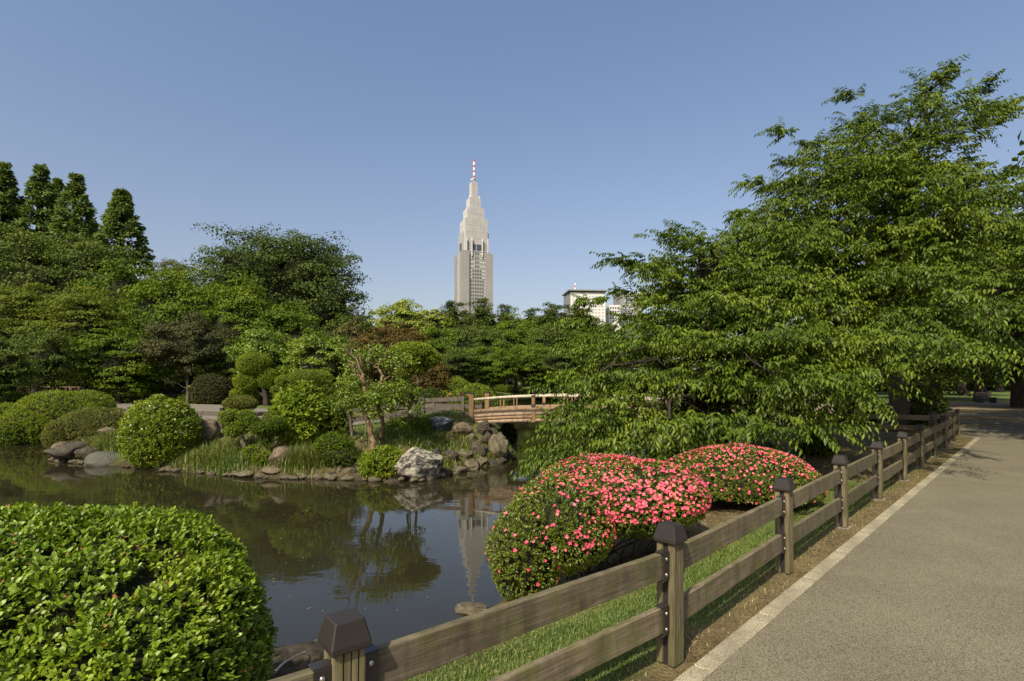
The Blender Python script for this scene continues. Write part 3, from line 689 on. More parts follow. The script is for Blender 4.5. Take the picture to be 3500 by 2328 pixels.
for x, y, s in ((-3.2, 335, 1.7), (-6.0, 496, 1.4), (6.6, 496, 2.1), (-9.4, 616, 1.5), (-8.2, 604, 1.2), (-12.6, 735, 1.6), (13.8, 714, 2.2), (-1, 706, .7), (-4, 602, .7), (4, 605, .7), (10, 616, .8)):
    link('dish', dish_me, tw, (x, -3 if abs(x) > 2.9 else -10, tz(y)), (R(15), 0, R(30 if x > 0 else -30)), (s, s * .55, s * .9))

# other distant buildings
wb = at(584.5, 382, 700)
zt_ = lambda py, Y: at(584, py, Y).z
b1 = thing('white_office_block', 'white office block with overhanging flat roof and small red white antenna', 'building', (wb.x, 700, 0), R(6))
M['winmid'] = flat('mid_grey_window', (.34, .35, .37), .3, .4); M['whitewall'] = flat('white_cladding', (.56, .55, .53), .6, var=.05); M['greywall'] = flat('grey_cladding', (.22, .22, .23), .6, var=.08)
h1 = zt_(295, 700)
link('wall', box_me(45, 40, h1, M['whitewall']), b1, (0, 0, h1 / 2)); link('roof', box_me(50, 46, 1.6, M['greywall']), b1, (0, 0, h1 + 2.6)); link('roof_gap', box_me(40, 36, 2, M['glassd']), b1, (0, 0, h1 + 1))
link('side_wall', box_me(.6, 40, h1, M['greywall']), b1, (-22.9, 0, h1 / 2))
for r in range(9):
    for c in range(10): link('window', box_me(2.2, .3, 1.4, M['winmid']), b1, (-19 + c * 4.2, -20.1, h1 - 5 - r * 4.1))
for k, (m_, z) in enumerate((('redp', 6), ('whitep', 9), ('redp', 12), ('whitep', 15))):
    link('antenna_section', box_me(1.4 - .15 * k if k else 2.6, 1.2, 3, M[m_]), b1, (-12, 0, h1 + z - 1))
g_ = at(628, 382, 760)
b2 = thing('grey_office_block', 'plain grey office block half hidden behind the cherry tree', 'building', (g_.x, 760, 0), R(8))
h2 = zt_(294.5, 760); link('wall', box_me(32, 30, h2, M['greywall']), b2, (0, 0, h2 / 2)); link('parapet', box_me(32.6, 30.6, 1.2, M['whitewall']), b2, (0, 0, h2 + .3))
for r in range(4): link('window_band', box_me(14, .4, 1.2, M['glassl']), b2, (-4, -15.1, h2 - 7 - r * 5))
g2 = at(613, 382, 720)
b3 = thing('low_white_block', 'low white building beside the grey block behind the cherry leaves', 'building', (g2.x, 720, 0), R(4))
h3 = zt_(306, 720); link('wall', box_me(16, 20, h3, M['whitewall']), b3, (0, 0, h3 / 2))
for r in range(4):
    for c in range(4): link('window', box_me(2, .3, 2, M['glassd']), b3, (-5 + c * 3.2, -10.1, h3 - 4 - r * 4.5))

# ------------------------------------------------------------------ background trees
_shared = {}; _shared_n = []
def bgtree(name, label, pxc, ytop, Y, wpx, mat, npads=110, per=80, padr=None, leaf=.30, kind='round', base=0, low=.25, depth=None, bark=None, flatness=.45, cat='tree', shape=None, group=None, tr=.28, wid=.6, shell=.6, core=.6, share=None):
    x = at(pxc, 382, Y).x; loc = (x, Y, base); ht = at(pxc, ytop, Y).z - base; r = wpx * Y / F / 2
    d = depth or r * .85
    if share in _shared:
        src, sr, sh = _shared[share]; o = src.copy(); COL.objects.link(o); o.name = name; tag(o, label, cat, group); o.location = loc; o.scale = (r / sr, r / sr, ht / sh); o.rotation_euler = (0, 0, len(_shared_n) * 1.9); _shared_n.append(1)
        for ch in list(src.children): c = ch.copy(); COL.objects.link(c); c.parent = o
        return o
    npads = int(npads * 1.5); padr = (padr or r * .24) * 1.1; leaf *= .92; per = int(per * 1.08); wid = min(.8, wid * 1.2); flatness = min(.8, flatness * 1.6)
    if shape is None:
        ells = [(0, 0, ht * (.5 + low * .5), r, d, ht * (.5 - low * .5)), (-.38 * r, -.2 * d, ht * .62, r * .55, d * .6, ht * .27), (.42 * r, -.2 * d, ht * .6, r * .55, d * .6, ht * .28), (0, 0, ht * .78, r * .55, d * .6, ht * .22)]
    else: ells = [(e[0] * r, e[1] * d, e[2] * ht, e[3] * r, e[4] * d, e[5] * ht) for e in shape]
    o = tree(name, label, loc, ht, ells, mat, npads, per, padr, leaf, bark, tr, cat, flatness, group, 10, shell=shell, wid=wid, core=core)
    if share: _shared[share] = (o, r, ht)
    return o
def conifer(label, pxc, ytop, Y, wpx, ybot_w, npads=220, per=55, base=0):
    x = at(pxc, 382, Y).x; ht = at(pxc, ytop, Y).z - base; r = wpx * Y / F / 2
    t = thing('redwood_tree', label, 'tree', (x, Y, base), 0, 'dawn redwoods above the left bank')
    n = int(npads * 2.7); per = 36; f = rng.random(n) ** 1.0; z = ht * (.12 + .88 * f) - .3; rad = r * np.minimum(1, (1.02 - f) * 1.5) * (.30 + .70 * rng.random(n) ** .5) * (1 + .07 * np.sin(f * 40))
    a = ru(0, 6.283, n); C = np.stack([np.cos(a) * rad, np.sin(a) * rad, z], -1)
    P = np.repeat(C, per, 0); k = len(P); u = sph(k); u[:, 2] *= .55
    O = np.repeat(np.stack([np.cos(a), np.sin(a), 0 * a], -1), per, 0)
    sz = np.repeat(.26 + .17 * r * (1.05 - f), per)[:, None]
    P = P + u * sz * ru(.3, 1, k)[:, None] + O * sz * .3
    D = unit(O * .6 + u * .5 + np.array([0, 0, -.15]) + rn(k, 3) * .3); Nv = unit(np.array([0, 0, .5]) + O * .7 + u * .7 + rn(k, 3) * .3)
    rnd = np.clip(np.repeat(rng.beta(3, 3, n), per) * .6 + rng.random(k) * .4, 0, 1)
    link('crown', leafmesh('crown', P, D, Nv, .40 * ru(.6, 1.3, k), .24, G['meta'], .1, .1, rnd=rnd), t)
    link('occluder_core', core_mesh([(0, 0, ht * (.1 + q * .13), r * .34 * (1.03 - q * .16), r * .34 * (1.03 - q * .16), ht * .12) for q in range(6)], 1), t)
    paths = [(curve((0, 0, 0), (0, 0, ht * .97), n=6), np.linspace(.4, .05, 6))] + [(curve((0, 0, c[2] - .5), c, n=3), [.07, .05, .02]) for c in C[:60]]
    V, Fq = tubes(paths, 5); link('trunk', npmesh('trunk', V, [Fq], M['bark'], smooth=True), t); return t
conifer('tall pointed redwood cut off by the left frame edge', 0, 161, 66, 74, 0)
conifer('tallest redwood, second from the left frame edge', 36, 164, 68, 80, 0)
conifer('slim redwood top squeezed between two taller redwoods', 54, 178, 72, 50, 0, 150)
conifer('pointed redwood at the right end of the tight left cluster', 72, 173, 65, 78, 0)
conifer('pointed redwood standing alone right of the cluster', 118, 188, 62, 84, 0, 260, 60)
gt = 'mixed trees along the far left bank'
bgtree('evergreen_tree', 'broad grey green tree below the redwoods at the left frame edge', 22, 228, 56, 115, G['greygreen'], 130, 85, leaf=.30, low=.1, flatness=.35, share='e1')
bgtree('evergreen_tree', 'grey green tree with dense rounded crown under the lone redwood', 84, 236, 57, 95, G['greygreen'], 110, 85, leaf=.30, low=.1, flatness=.35, share='e1')
bgtree('pine_tree', 'olive pine with spiky top left of the big spreading tree', 175, 256, 62, 52, G['pine'], 90, 90, padr=.75, leaf=.34, low=.35, wid=.22, flatness=.7)
bgtree('zelkova_tree', 'largest round topped spreading tree left of the tower', 284, 236, 60, 172, G['zelk'], 420, 70, padr=1.35, leaf=.27, low=.2, flatness=.55, shell=.5,
    core=.5, shape=[(0, 0, .60, .92, 1, .40), (-.35, -.2, .78, .55, .6, .2), (.3, -.1, .75, .6, .6, .22), (.62, -.3, .52, .36, .5, .24), (-.6, -.2, .6, .36, .5, .26), (.1, 0, .85, .4, .5, .14)])
bgtree('broadleaf_tree', 'mid green leafy tree directly below the olive pine', 178, 272, 50, 105, G['mid'], 130, 90, leaf=.25, low=.1, share='m1')
bgtree('broadleaf_tree', 'mid green tree below the left half of the big spreading tree', 238, 282, 47, 95, G['mid'], 120, 90, leaf=.24, low=.1, share='m1')
bgtree('broadleaf_tree', 'green tree low in front of the big spreading tree', 285, 306, 45, 80, G['mid'], 100, 90, leaf=.22, low=.1, share='m2')
bgtree('broadleaf_tree', 'green tree above the yellow maple, under the lone redwood', 122, 268, 52, 90, G['mid'], 110, 85, leaf=.26, low=.1, share='m2')
bgtree('maple_tree', 'olive yellow maple at the left frame edge with layered leaves', 20, 286, 44, 85, G['olive'], 130, 95, leaf=.19, low=.1, flatness=.22, padr=1.1, share='o1')
bgtree('maple_tree', 'olive yellow maple with layered crown right of the edge maple', 84, 292, 43, 90, G['olive'], 140, 95, leaf=.19, low=.1, flatness=.22, padr=1.1, share='o1')
bgtree('maple_tree', 'low green maple with flat leaf tiers behind the yellow mound', 118, 330, 41, 70, G['mid'], 110, 95, leaf=.17, low=.05, flatness=.2, padr=.9)
bgtree('evergreen_tree', 'small dull green tree overhanging the rustic bridge', 36, 330, 38, 75, G['greygreen'], 110, 90, leaf=.15, low=.2, bark=M['barkgrey'], padr=.6)
bgtree('evergreen_tree', 'dull green tree cut by the left edge behind the shore bushes', -2, 338, 32, 60, G['greygreen'], 100, 90, leaf=.15, low=.15, padr=.6)
bgtree('shrub_tree', 'dark bronze green small tree with forked trunk behind the white flowered bush', 188, 314, 41, 84, G['brown'], 120, 90, leaf=.17, low=.28, bark=M['barkgrey'], padr=.6, tr=.14)
bgtree('broadleaf_tree', 'fresh green small tree right of the bronze tree', 222, 342, 42, 55, G['bright'], 80, 90, leaf=.16, low=.05, padr=.6, share='b1')
bgtree('broadleaf_tree', 'fresh green tree above the cloud pruned pine pads', 262, 330, 40, 60, G['bright'], 90, 90, leaf=.16, low=.05, padr=.6, share='b1')
bgtree('broadleaf_tree', 'green leafy tree behind the flat pruned pad', 322, 335, 38, 72, G['bright'], 110, 90, leaf=.16, low=.05, padr=.6, share='b1')
bgtree('broadleaf_tree', 'dark tree filling the gap right of the big spreading tree', 345, 312, 55, 60, G['dark'], 100, 85, leaf=.24, low=.05)
bgtree('pine_tree', 'small dusky pine left of the red maple', 352, 318, 44, 34, G['pine'], 60, 80, padr=.5, leaf=.24, low=.2, wid=.25, flatness=.6)
bgtree('maple_tree', 'red brown leaved maple in front of the yellow green tree', 392, 321, 42, 68, G['red'], 110, 95, leaf=.16, low=.3, flatness=.28, padr=.7)
bgtree('camphor_tree', 'bright yellow green round tree just left of the tower', 401, 300, 92, 54, G['camphor'], 130, 85, leaf=.36, low=.2)
bgtree('camphor_tree', 'bright yellow green treetop touching the left foot of the tower', 431, 305, 98, 40, G['camphor'], 90, 85, leaf=.36, low=.2)
bgtree('broadleaf_tree', 'distant dark treetop between the big tree and the yellow green one', 368, 314, 95, 34, G['dark'], 60, 70, leaf=.34, low=.1)
gp_ = 'dark pines at the foot of the tower'
for px, yt, w, lab in ((452, 299, 36, 'dark pine left of the tower foot'), (480, 300, 38, 'dark pine directly below the tower'), (507, 306, 34, 'dark pine just right of the tower foot'), (530, 309, 32, 'dark pine midway between tower and white block'),
                      (552, 305, 36, 'dark treetop left of the white office block'), (580, 306, 48, 'dark tree below the white office block')):
    bgtree('pine_tree', lab, px, yt, 105, w, G['dark'], 90, 80, padr=1.1, leaf=.45, low=.15, wid=.35, flatness=.6, group=gp_, share='dp%d' % (px // 60))
for px, yt, w, Y, mt, lab in ((440, 326, 62, 85, 'mid', 'green tree behind the red maple, right side'), (478, 322, 60, 82, 'greygreen', 'grey green tree centred under the tower'), (516, 318, 62, 88, 'mid', 'fresh green tree right of centre below the pines'),
        (552, 322, 58, 80, 'greygreen', 'green tree left of the cherry tips across the channel'), (590, 330, 70, 78, 'mid', 'green tree glimpsed behind the cherry leaves'), (455, 348, 55, 70, 'greygreen', 'grey green low tree above the clipped dome'),
        (492, 345, 56, 72, 'mid', 'layered green tree across the channel above the bridge'), (528, 342, 52, 76, 'mid', 'green tree with bare trunk on the far bank'), (560, 348, 56, 74, 'greygreen', 'green tree with pale stems right of the far trunk')):
    bgtree('broadleaf_tree', lab, px, yt, Y, w, G[mt], 120, 90, leaf=.28, low=.12, flatness=.35, base=.1, bark=M['barkgrey'], padr=1.2, share='far' + mt)
bgtree('broadleaf_tree', 'red brown leaved tree behind the topiary', 432, 366, 34, 32, G['red'], 70, 80, leaf=.13, low=.2, padr=.45)
# filler woods behind
fw = thing('woodland', None, None); tag(fw, kind='stuff')
fm, _ = crown_mesh([(0, 0, 6.2, 7, 5, 7.4), (-3, -1, 2.5, 4, 4, 3.2), (3, -1, 2.5, 4, 4, 3.2)], 230, 80, 1.4, .5, G['dark'], shell=.5)
k = 0
for px, Y, yt in ((-10, 85, 250), (60, 90, 250), (130, 85, 285), (200, 80, 300), (270, 78, 310), (330, 80, 330), (380, 108, 322), (430, 118, 318), (490, 120, 316), (550, 118, 318), (600, 115, 322), (650, 110, 330), (700, 105, 335), (760, 110, 338), (820, 120, 345), (-60, 70, 260)):
    sc = at(px, yt, Y).z / 14
    link('woodland_mass', fm, fw, (at(px, 382, Y).x, Y, 0), (0, 0, k * 1.3), (max(1, sc) * 1.05, max(1, sc), sc), kind='stuff'); k += 1
# dark trees beyond the path at right
gr_ = 'shade trees beyond the path'
for px, yt, Y, w, mt, lab in ((936, 290, 52, 120, 'dark', 'shade tree with trunk left of the lit lawn'), (981, 250, 46, 130, 'dark', 'large dark tree with thick trunk beside the bench'), (1030, 240, 36, 130, 'dark', 'dark tree cut by the right frame edge beyond the path'),
        (1000, 300, 80, 90, 'mid', 'green tree on the far side of the lit lawn'), (905, 300, 75, 90, 'dark', 'dark tree deep behind the cherry trunk'), (860, 310, 70, 100, 'dark', 'dark tree glimpsed behind the lower cherry crown')):
    low = .16 if px in (984, 936, 1030) else .05
    bgtree('shade_tree', lab, px, yt, Y, w, G[mt], 150, 85, leaf=.27, low=low, flatness=.4, tr=.42, group=gr_, share='sh%s%s' % (mt, low))

# ------------------------------------------------------------------ cherry trees
def cherry(name, label, loc, ells, npad, twigs, top, r0, bark, lean=(0, 0, 0), leafL=.115, limbs=16, padR=.62, axis=None, dens=12, sep=1.0, zcut=-9):
    t = thing(name, label, 'tree', loc, 0)
    C, oe = pads_in(ells, npad * 4, .3, .1); keep = []
    for q_ in range(len(C)):
        if not keep or (((C[keep] - C[q_]) / (padR * sep, padR * sep, padR * sep * .62)) ** 2).sum(1).min() > 1: keep.append(q_)
    keep = [k for k in keep if C[k][2] > zcut]; small = [k for k in keep if ells[oe[k]][3] < .55]; keep = np.array(small + [k for k in keep if k not in set(small)][:npad]); C, oe = C[keep], oe[keep]
    C[:, 2] += .14 * np.sin(C[:, 2] * 9)                       # loose layering
    ax = np.array([0, 0]) if axis is None else np.array(axis)
    zmid = np.mean([e[2] for e in ells]); 
    o = np.concatenate([C[:, :2] - ax, np.zeros((len(C), 1))], 1); o = unit(o + rn(len(C), 3) * [.6, .6, 0])
    esz = np.clip(np.array([ells[k][3] for k in oe]) / 1.0, .4, 1.0); R_ = padR * ru(.6, 1.35, len(C)) * esz
    tilt = ru(-.28, .12, len(C)) + .55 * np.clip((C[:, 2] - zmid) / 5, -.3, .5)
    Pc = np.repeat(C, twigs, 0); O = np.repeat(o, twigs, 0); Rr = np.repeat(R_, twigs)[:, None]; Tl = np.repeat(tilt, twigs)[:, None]
    n = len(Pc); Sd = np.cross(O, [0, 0, 1.]); s1 = ru(-1.2, 1.2, n)[:, None]; s2 = ru(-1, 1, n)[:, None] * (1 - np.abs(s1) * .45)
    B = Pc + O * s1 * Rr + Sd * s2 * Rr * .75 + np.array([0, 0, 1.]) * (s1 * Rr * Tl) + rn(n, 3) * [.03, .03, .03]
    D = unit(O * .75 + Sd * s2 * 1.0 + np.array([0, 0, 1.]) * (Tl * .9 + .06) + rn(n, 3) * .28)
    ln = ru(.28, .62, n)[:, None] * np.repeat(.55 + .45 * esz, twigs)[:, None]
    K = dens; s = np.linspace(.05, 1.0, K)[None, :, None]
    Pt = B[:, None] + D[:, None] * ln[:, None] * s + np.array([0, 0, -1.]) * (.22 * ln[:, None] * s ** 2)
    Dt = D[:, None] + np.array([0, 0, -1.]) * .44 * s
    side = unit(np.cross(D, [0, 0, 1.]))[:, None] * np.where(np.arange(K) % 2, 1, -1)[None, :, None]
    LD = unit(unit(Dt) * .55 + side * ru(.5, .95, (n, K, 1) if False else (n * K)).reshape(n, K, 1) + np.array([0, 0, -1.]) * ru(.25, .95, n * K).reshape(n, K, 1))
    P = Pt.reshape(-1, 3); LD = LD.reshape(-1, 3)
    U = np.array([0, 0, 1.]) + rn(len(P), 3) * .32 + LD * 0; Nv = unit(U - LD * (U * LD).sum(1)[:, None])
    L = leafL * ru(.65, 1.15, len(P)) * np.tile(np.linspace(1.05, .8, K), n)
    young = np.tile(np.linspace(0, .35, K), n)
    rnd = np.clip(np.repeat(np.repeat(rng.beta(3, 3, len(C)), twigs), K) * .45 + rng.random(len(P)) * .35 + young * .8, 0, 1)
    link('crown', leafmesh('crown', P, LD, Nv, L * 1.16, L * .44, G['cherry'], .22, .16, rnd=rnd), t)
    # twigs
    T3 = Pt[:, [0, K - 1]]; e = .004; a = np.array([[1, 0, 0], [-.5, .87, 0], [-.5, -.87, .3]]) * e
    V = (T3[:, :, None] + a[None, None] * np.array([1., .3])[None, :, None, None]).reshape(-1, 3); q = np.arange(n)[:, None] * 6
    fc = np.concatenate([q + [[r * 3 + c, r * 3 + (c + 1) % 3, r * 3 + 3 + (c + 1) % 3, r * 3 + 3 + c]] for r in (0,) for c in range(3)])
    link('twigs', npmesh('twigs', V, [fc], M['bark']), t, kind='stuff')
    base = np.array([0, 0, -.15]); top = np.array(top, float); tr = curve(base, top, lean, 10, r0 * .3); rad = np.linspace(r0, r0 * .3, 10); rad[0] *= 1.5; rad[1] *= 1.12
    paths = [(tr, rad)]
    for b in rng.permutation(len(C))[:limbs]:
        Tt = C[b]; f = np.clip(.25 + .6 * (Tt[2] - .5) / max(top[2], 1) * .8, .22, .95); kk = f * 9; a0 = tr[int(kk)] + (tr[min(9, int(kk) + 1)] - tr[int(kk)]) * (kk - int(kk)); dd = np.linalg.norm(Tt - a0)
        c = curve(a0, Tt, (0, 0, .09 * dd), 9, .035 * dd); rr = r0 * .42 * (1 - .5 * f); paths.append((c, np.linspace(rr, .02, 9)))
        near = C[np.argsort(np.linalg.norm(C - c[6], axis=1))[:7]]
        for m_ in near: paths.append((curve(c[rng.integers(4, 8)], m_, (0, 0, .1), 5, .05), np.linspace(rr * .3, .008, 5)))
        near = C[np.argsort(np.linalg.norm(C - c[4], axis=1))[:4]]
        for m_ in near: paths.append((curve(c[3], m_, (0, 0, .1), 5, .05), np.linspace(rr * .4, .01, 5)))
    V, Fq = tubes(paths, 7); link('trunk', npmesh('trunk', V, [Fq], bark, smooth=True), t)
    return t
LA = gp(891, 430, 0.0); LA = (LA.x * .97, LA.y * .97, 0)
cherry('cherry_tree', 'tall wide cherry tree with drooping leaf tiers behind the path fence', LA, [
    pxell(855, 235, 13.5, 95, 75, 2.6, LA), pxell(895, 152, 14, 50, 50, 1.9, LA), pxell(830, 198, 13.5, 46, 52, 1.9, LA), pxell(770, 270, 13, 60, 58, 2.2, LA), pxell(918, 132, 13.5, 24, 28, 1.1, LA),
    pxell(935, 212, 14, 44, 46, 2.0, LA), pxell(880, 312, 12, 82, 46, 2.2, LA), pxell(905, 343, 9.8, 66, 22, 1.2, LA), pxell(820, 350, 10.5, 66, 38, 1.6, LA), pxell(812, 388, 9.6, 60, 16, 1.0, LA), pxell(950, 130, 14, 34, 14, 1.0, LA),
    pxell(965, 140, 14, 20, 6, .7, LA), pxell(975, 124, 14, 18, 4, .4, LA), pxell(928, 96, 14, 13, 10, .5, LA), pxell(850, 122, 13.5, 7, 14, .4, LA), pxell(805, 145, 13.5, 14, 10, .5, LA), pxell(785, 182, 13.5, 18, 14, .7, LA), pxell(765, 215, 13.5, 18, 12, .7, LA), pxell(849, 92, 13.5, 4, 8, .2, LA), pxell(780, 124, 13.5, 7, 4, .25, LA), pxell(1000, 104, 14, 12, 4, .3, LA), pxell(944, 74, 14, 6, 6, .2, LA), pxell(975, 92, 14, 12, 5, .3, LA), pxell(735, 215, 13.5, 8, 5, .3, LA), pxell(752, 172, 13.5, 8, 5, .3, LA), pxell(968, 112, 14, 20, 10, .5, LA)],
    520, 26, (-1.0, -2.0, 8.2), .30, M['bark'], (.5, .4, 0), limbs=22, dens=12, zcut=1.15)
LB = (at(722, 400, 12.5).x, 12.5, Hp(at(722, 400, 12.5).x, 12.5))
cherry('cherry_tree', 'lower spreading cherry tree whose branches hang over the water and bridge', LB, [
    pxell(700, 300, 12.5, 62, 55, 2.0, LB), pxell(684, 330, 12, 44, 50, 2.0, LB), pxell(640, 350, 12, 36, 26, 1.4, LB), pxell(728, 345, 11, 75, 52, 2.2, LB), pxell(660, 390, 11, 70, 40, 1.8, LB), pxell(610, 400, 11, 48, 24, 1.4, LB), pxell(720, 420, 9.6, 85, 28, 1.3, LB),
    pxell(630, 430, 10.2, 62, 20, 1.1, LB), pxell(605, 452, 9.8, 40, 9, .8, LB), pxell(590, 470, 9.0, 26, 3, .3, LB), pxell(570, 372, 11.5, 10, 6, .4, LB), pxell(650, 262, 12.5, 26, 16, .9, LB), pxell(632, 268, 12.5, 10, 5, .3, LB), pxell(692, 248, 12.5, 30, 18, .9, LB),
    pxell(780, 395, 9.4, 60, 32, 1.2, LB), pxell(592, 402, 11, 12, 9, .6, LB), pxell(592, 318, 12.5, 14, 9, .5, LB), pxell(600, 300, 12.5, 6, 3, .25, LB), pxell(583, 430, 10.5, 22, 14, .9, LB), pxell(572, 456, 9.8, 24, 6, .6, LB), pxell(592, 408, 11, 18, 12, .8, LB), pxell(600, 385, 11.5, 24, 14, .9, LB), pxell(548, 468, 9.6, 12, 3, .3, LB), pxell(615, 262, 12.5, 8, 3, .2, LB)],
    480, 24, (-.7, -.6, 4.6), .22, M['bark'], (.3, .2, 0), limbs=24, dens=12)
LC = (at(1045, 400, 19).x, 19, 0)
cherry('cherry_tree', 'shaded cherry tree entering from the right frame edge behind the tall cherry', LC, [
    pxell(1018, 240, 19, 48, 65, 3, LC), pxell(985, 300, 19, 70, 60, 3, LC), pxell(1012, 195, 19.5, 28, 30, 2, LC), pxell(950, 300, 20, 55, 60, 2.5, LC), pxell(1035, 330, 18, 45, 40, 2.5, LC)],
    300, 20, (-.5, 0, 8.5), .32, M['bark'], limbs=14, leafL=.16, padR=.95, dens=10)

# ------------------------------------------------------------------ large clipped bushes in front
a1 = (.72, 5.75, Hp(.72, 5.75))
def lz(loc, z): return z - loc[2]
def stems_for(cx, cy, r, h, n=26, rad=.012):
    o = []
    for _ in range(n):
        a = random.uniform(0, 6.28); b = np.array([cx + random.uniform(-.35, .35) * r, cy + random.uniform(-.3, .3) * r, -.05]); e_ = np.array([cx + math.cos(a) * r * random.uniform(.3, .95), cy + math.sin(a) * r * random.uniform(.3, .95), h * random.uniform(.75, 1.1)])
        o.append((curve(b, e_, (0, 0, .05), 6, .03), np.linspace(rad, rad * .35, 6)))
    return o
def E(px, y, Y, rx, ry, rd, loc): return pxell(px, y, Y, rx, ry, rd, loc)
az1 = [E(525, 551, 4.95, 35, 46, .5, a1), E(562, 520, 5.25, 50, 44, .75, a1), E(618, 495, 5.8, 66, 33, .95, a1), E(656, 493, 5.6, 46, 30, .7, a1), E(598, 482, 6.2, 54, 22, .7, a1)]
def fm1(P, Nf):
    w = P[:, 0] + a1[0]; h = P[:, 2]; pr = .03 + .97 * sstep(-.1, 1.6, w) * sstep(.15, .75, h) ; pr *= np.clip(noise3(P, 3.) * .6 + .62, 0, 1)
    return (rng.random(len(P)) < pr) & (Nf[:, 2] > -.35)
clipped_shrub('azalea_bush', 'nearer clipped azalea covered in pink flowers, leafier at its left end', 'bush', az1, G['azalea'], a1, 1150, .027, .011, per=6, lump=.07, lsc=2.2, zmin=.08, core=.86,
    flowers=950, flowermat=G['pink'], fl=.037, stems=stems_for(.2, 0, 1.0, .55, 34), fmask=fm1)
a2 = (3.4, 7.9, Hp(3.4, 7.9))
az2 = [E(746, 484, 7.6, 64, 38, 1.05, a2), E(716, 482, 7.9, 52, 30, .9, a2), E(778, 486, 7.6, 36, 27, .7, a2), E(706, 492, 7.4, 34, 26, .6, a2)]
def fm2(P, Nf): return (rng.random(len(P)) < (.25 + .75 * sstep(.3, .8, P[:, 2])) * np.clip(noise3(P, 3.) * .6 + .6, 0, 1)) & (Nf[:, 2] > -.25)
clipped_shrub('azalea_bush', 'farther clipped azalea dome dotted with pink flowers beside the fence', 'bush', az2, G['azalea'], a2, 800, .030, .013, per=6, lump=.07, lsc=2.2, zmin=.16, core=.88,
    flowers=640, flowermat=G['pink'], fl=.038, stems=stems_for(0, -.1, 1.0, .5, 30), fmask=fm2)
a3 = (-1.95, 2.35, Hp(-1.95, 2.35))
nb = [(-.45, .35, .18, 1.02, .78, .72), (.02, -.05, .10, .86, .62, .62), (-.75, -.3, .22, .8, .7, .66), (.22, .0, .0, .72, .50, .62)]
nb = [E(85, 652, 2.45, 146, 130, .85, a3), E(10, 634, 2.35, 140, 116, .7, a3), E(150, 684, 2.3, 94, 116, .62, a3), E(55, 602, 2.75, 106, 78, .5, a3), E(158, 650, 2.5, 62, 70, .6, a3)]
clipped_shrub('hedge_bush', 'big glossy light green clipped bush filling the lower left corner', 'bush', nb, G['near'], a3, 1650, .029, .013, per=7, lump=.06, lsc=5, zmin=-.1, core=.90, splay=1.0, five=True, up=.5, gaps=2.8,
    flowers=45, flowermat=G['deadleaf'], fl=.015, flname='withered_leaves')

# small shrubs: box in the photo -> mound
def mound(name, label, px0, px1, y0, y1, Y, mat, per_m2=900, L=.04, Wd=.02, per=5, ry=None, flat_=.62, cat='bush', group=None, base=None, extra=(), lump=.11, **kw):
    x = at((px0 + px1) / 2, 400, Y).x; rx = (px1 - px0) / 2 * Y / F; zb = at(300, y1, Y).z if base is None else base; h = at(300, y0, Y).z - zb
    loc = (x, Y, zb); ry = ry or rx * .8
    ells = [(0, 0, h * (1 - flat_), rx, ry, h * flat_)] + [(e[0] * rx, e[1] * ry, e[2] * h, e[3] * rx, e[4] * ry, e[5] * h) for e in extra]
    return clipped_shrub(name, label, cat, ells, mat, loc, per_m2, L, Wd, per, lump, **kw)
bk = 'clipped bushes along the left shore'
mound('clipped_bush', 'leafy green bush at the left frame edge by the waterline', -12, 33, 403, 441, 23.6, G['mound'], 260, .085, .045, 5, group=bk)
mound('clipped_bush', 'largest bright green clipped mound on the left shore', 14, 110, 391, 443, 23.6, G['mound'], 230, .075, .03, 6, ry=1.5, flat_=.55, group=bk, extra=((-.45, -.7, .28, .5, .6, .34), (.35, .1, .62, .62, .7, .38), (-.05, -.4, .35, .45, .7, .4)), lump=.12)
mound('clipped_bush', 'long olive clipped hedge in front of the largest mound', 60, 134, 408, 447, 20.6, G['bronze'], 420, .05, .022, 6, ry=.9, flat_=.55, group=bk, extra=((-.62, -.5, .32, .42, .7, .42), (.3, .1, .6, .66, .8, .38)), lump=.08)
mound('flowering_bush', 'round glossy green bush dotted with cream flowers at the water edge', 126, 196, 397, 469, 16.3, G['mound'], 420, .075, .035, 5, flat_=.5, core=.72, lump=.17, lsc=3.2, flowers=20, flowermat=G['whitefl'], fl=.055, fmask=lambda P, n: (n[:, 2] > -.1) & (rng.random(len(P)) < .35 + .6 * (P[:, 2] > 1.1)), splay=1.1)
mound('clipped_bush', 'small bronze clipped disc bush on a stem in front of the path', 224, 257, 396, 411, 17.4, G['bronze'], 800, .035, .016, 6, flat_=.5, stems=[(np.array([[0, 0, -.75], [.03, 0, -.3], [0, 0, .2]]), np.array([.04, .03, .02]))])
mound('leafy_shrub', 'bright yellow green big leaved shrub in the middle of the island', 276, 326, 386, 444, 16.0, G['mound'], 210, .15, .06, 6, flat_=.5, core=.72, lump=.16, extra=((.1, 0, .72, .6, .6, .34), (-.35, -.1, .55, .5, .6, .3)), splay=1.2)
mound('azalea_shrub', 'dull olive azalea left of the big leaved shrub', 262, 289, 410, 436, 15.8, G['bronze'], 420, .05, .022, 6, flat_=.5, core=.75, lump=.12)
mound('azalea_shrub', 'low green azalea between the big leaved shrub and the twisted tree', 316, 354, 434, 455, 15.0, G['mid'], 420, .05, .022, 6, flat_=.5, core=.78, lump=.1)
mound('azalea_shrub', 'loose green azalea left of the twisted tree trunks', 318, 352, 402, 436, 16.4, G['mid'], 300, .06, .026, 5, flat_=.5, core=.7, lump=.15)
mound('waterside_shrub', 'green shrub hanging to the water left of the white rock', 360, 407, 448, 481, 14.3, G['mound'], 340, .07, .035, 6, flat_=.5, core=.7, lump=.16)
mound('waterside_shrub', 'dark leaved shrub above the stones left of the twisted tree base', 322, 362, 446, 468, 14.8, G['dark'], 340, .055, .03, 5, flat_=.5, core=.7, lump=.12)
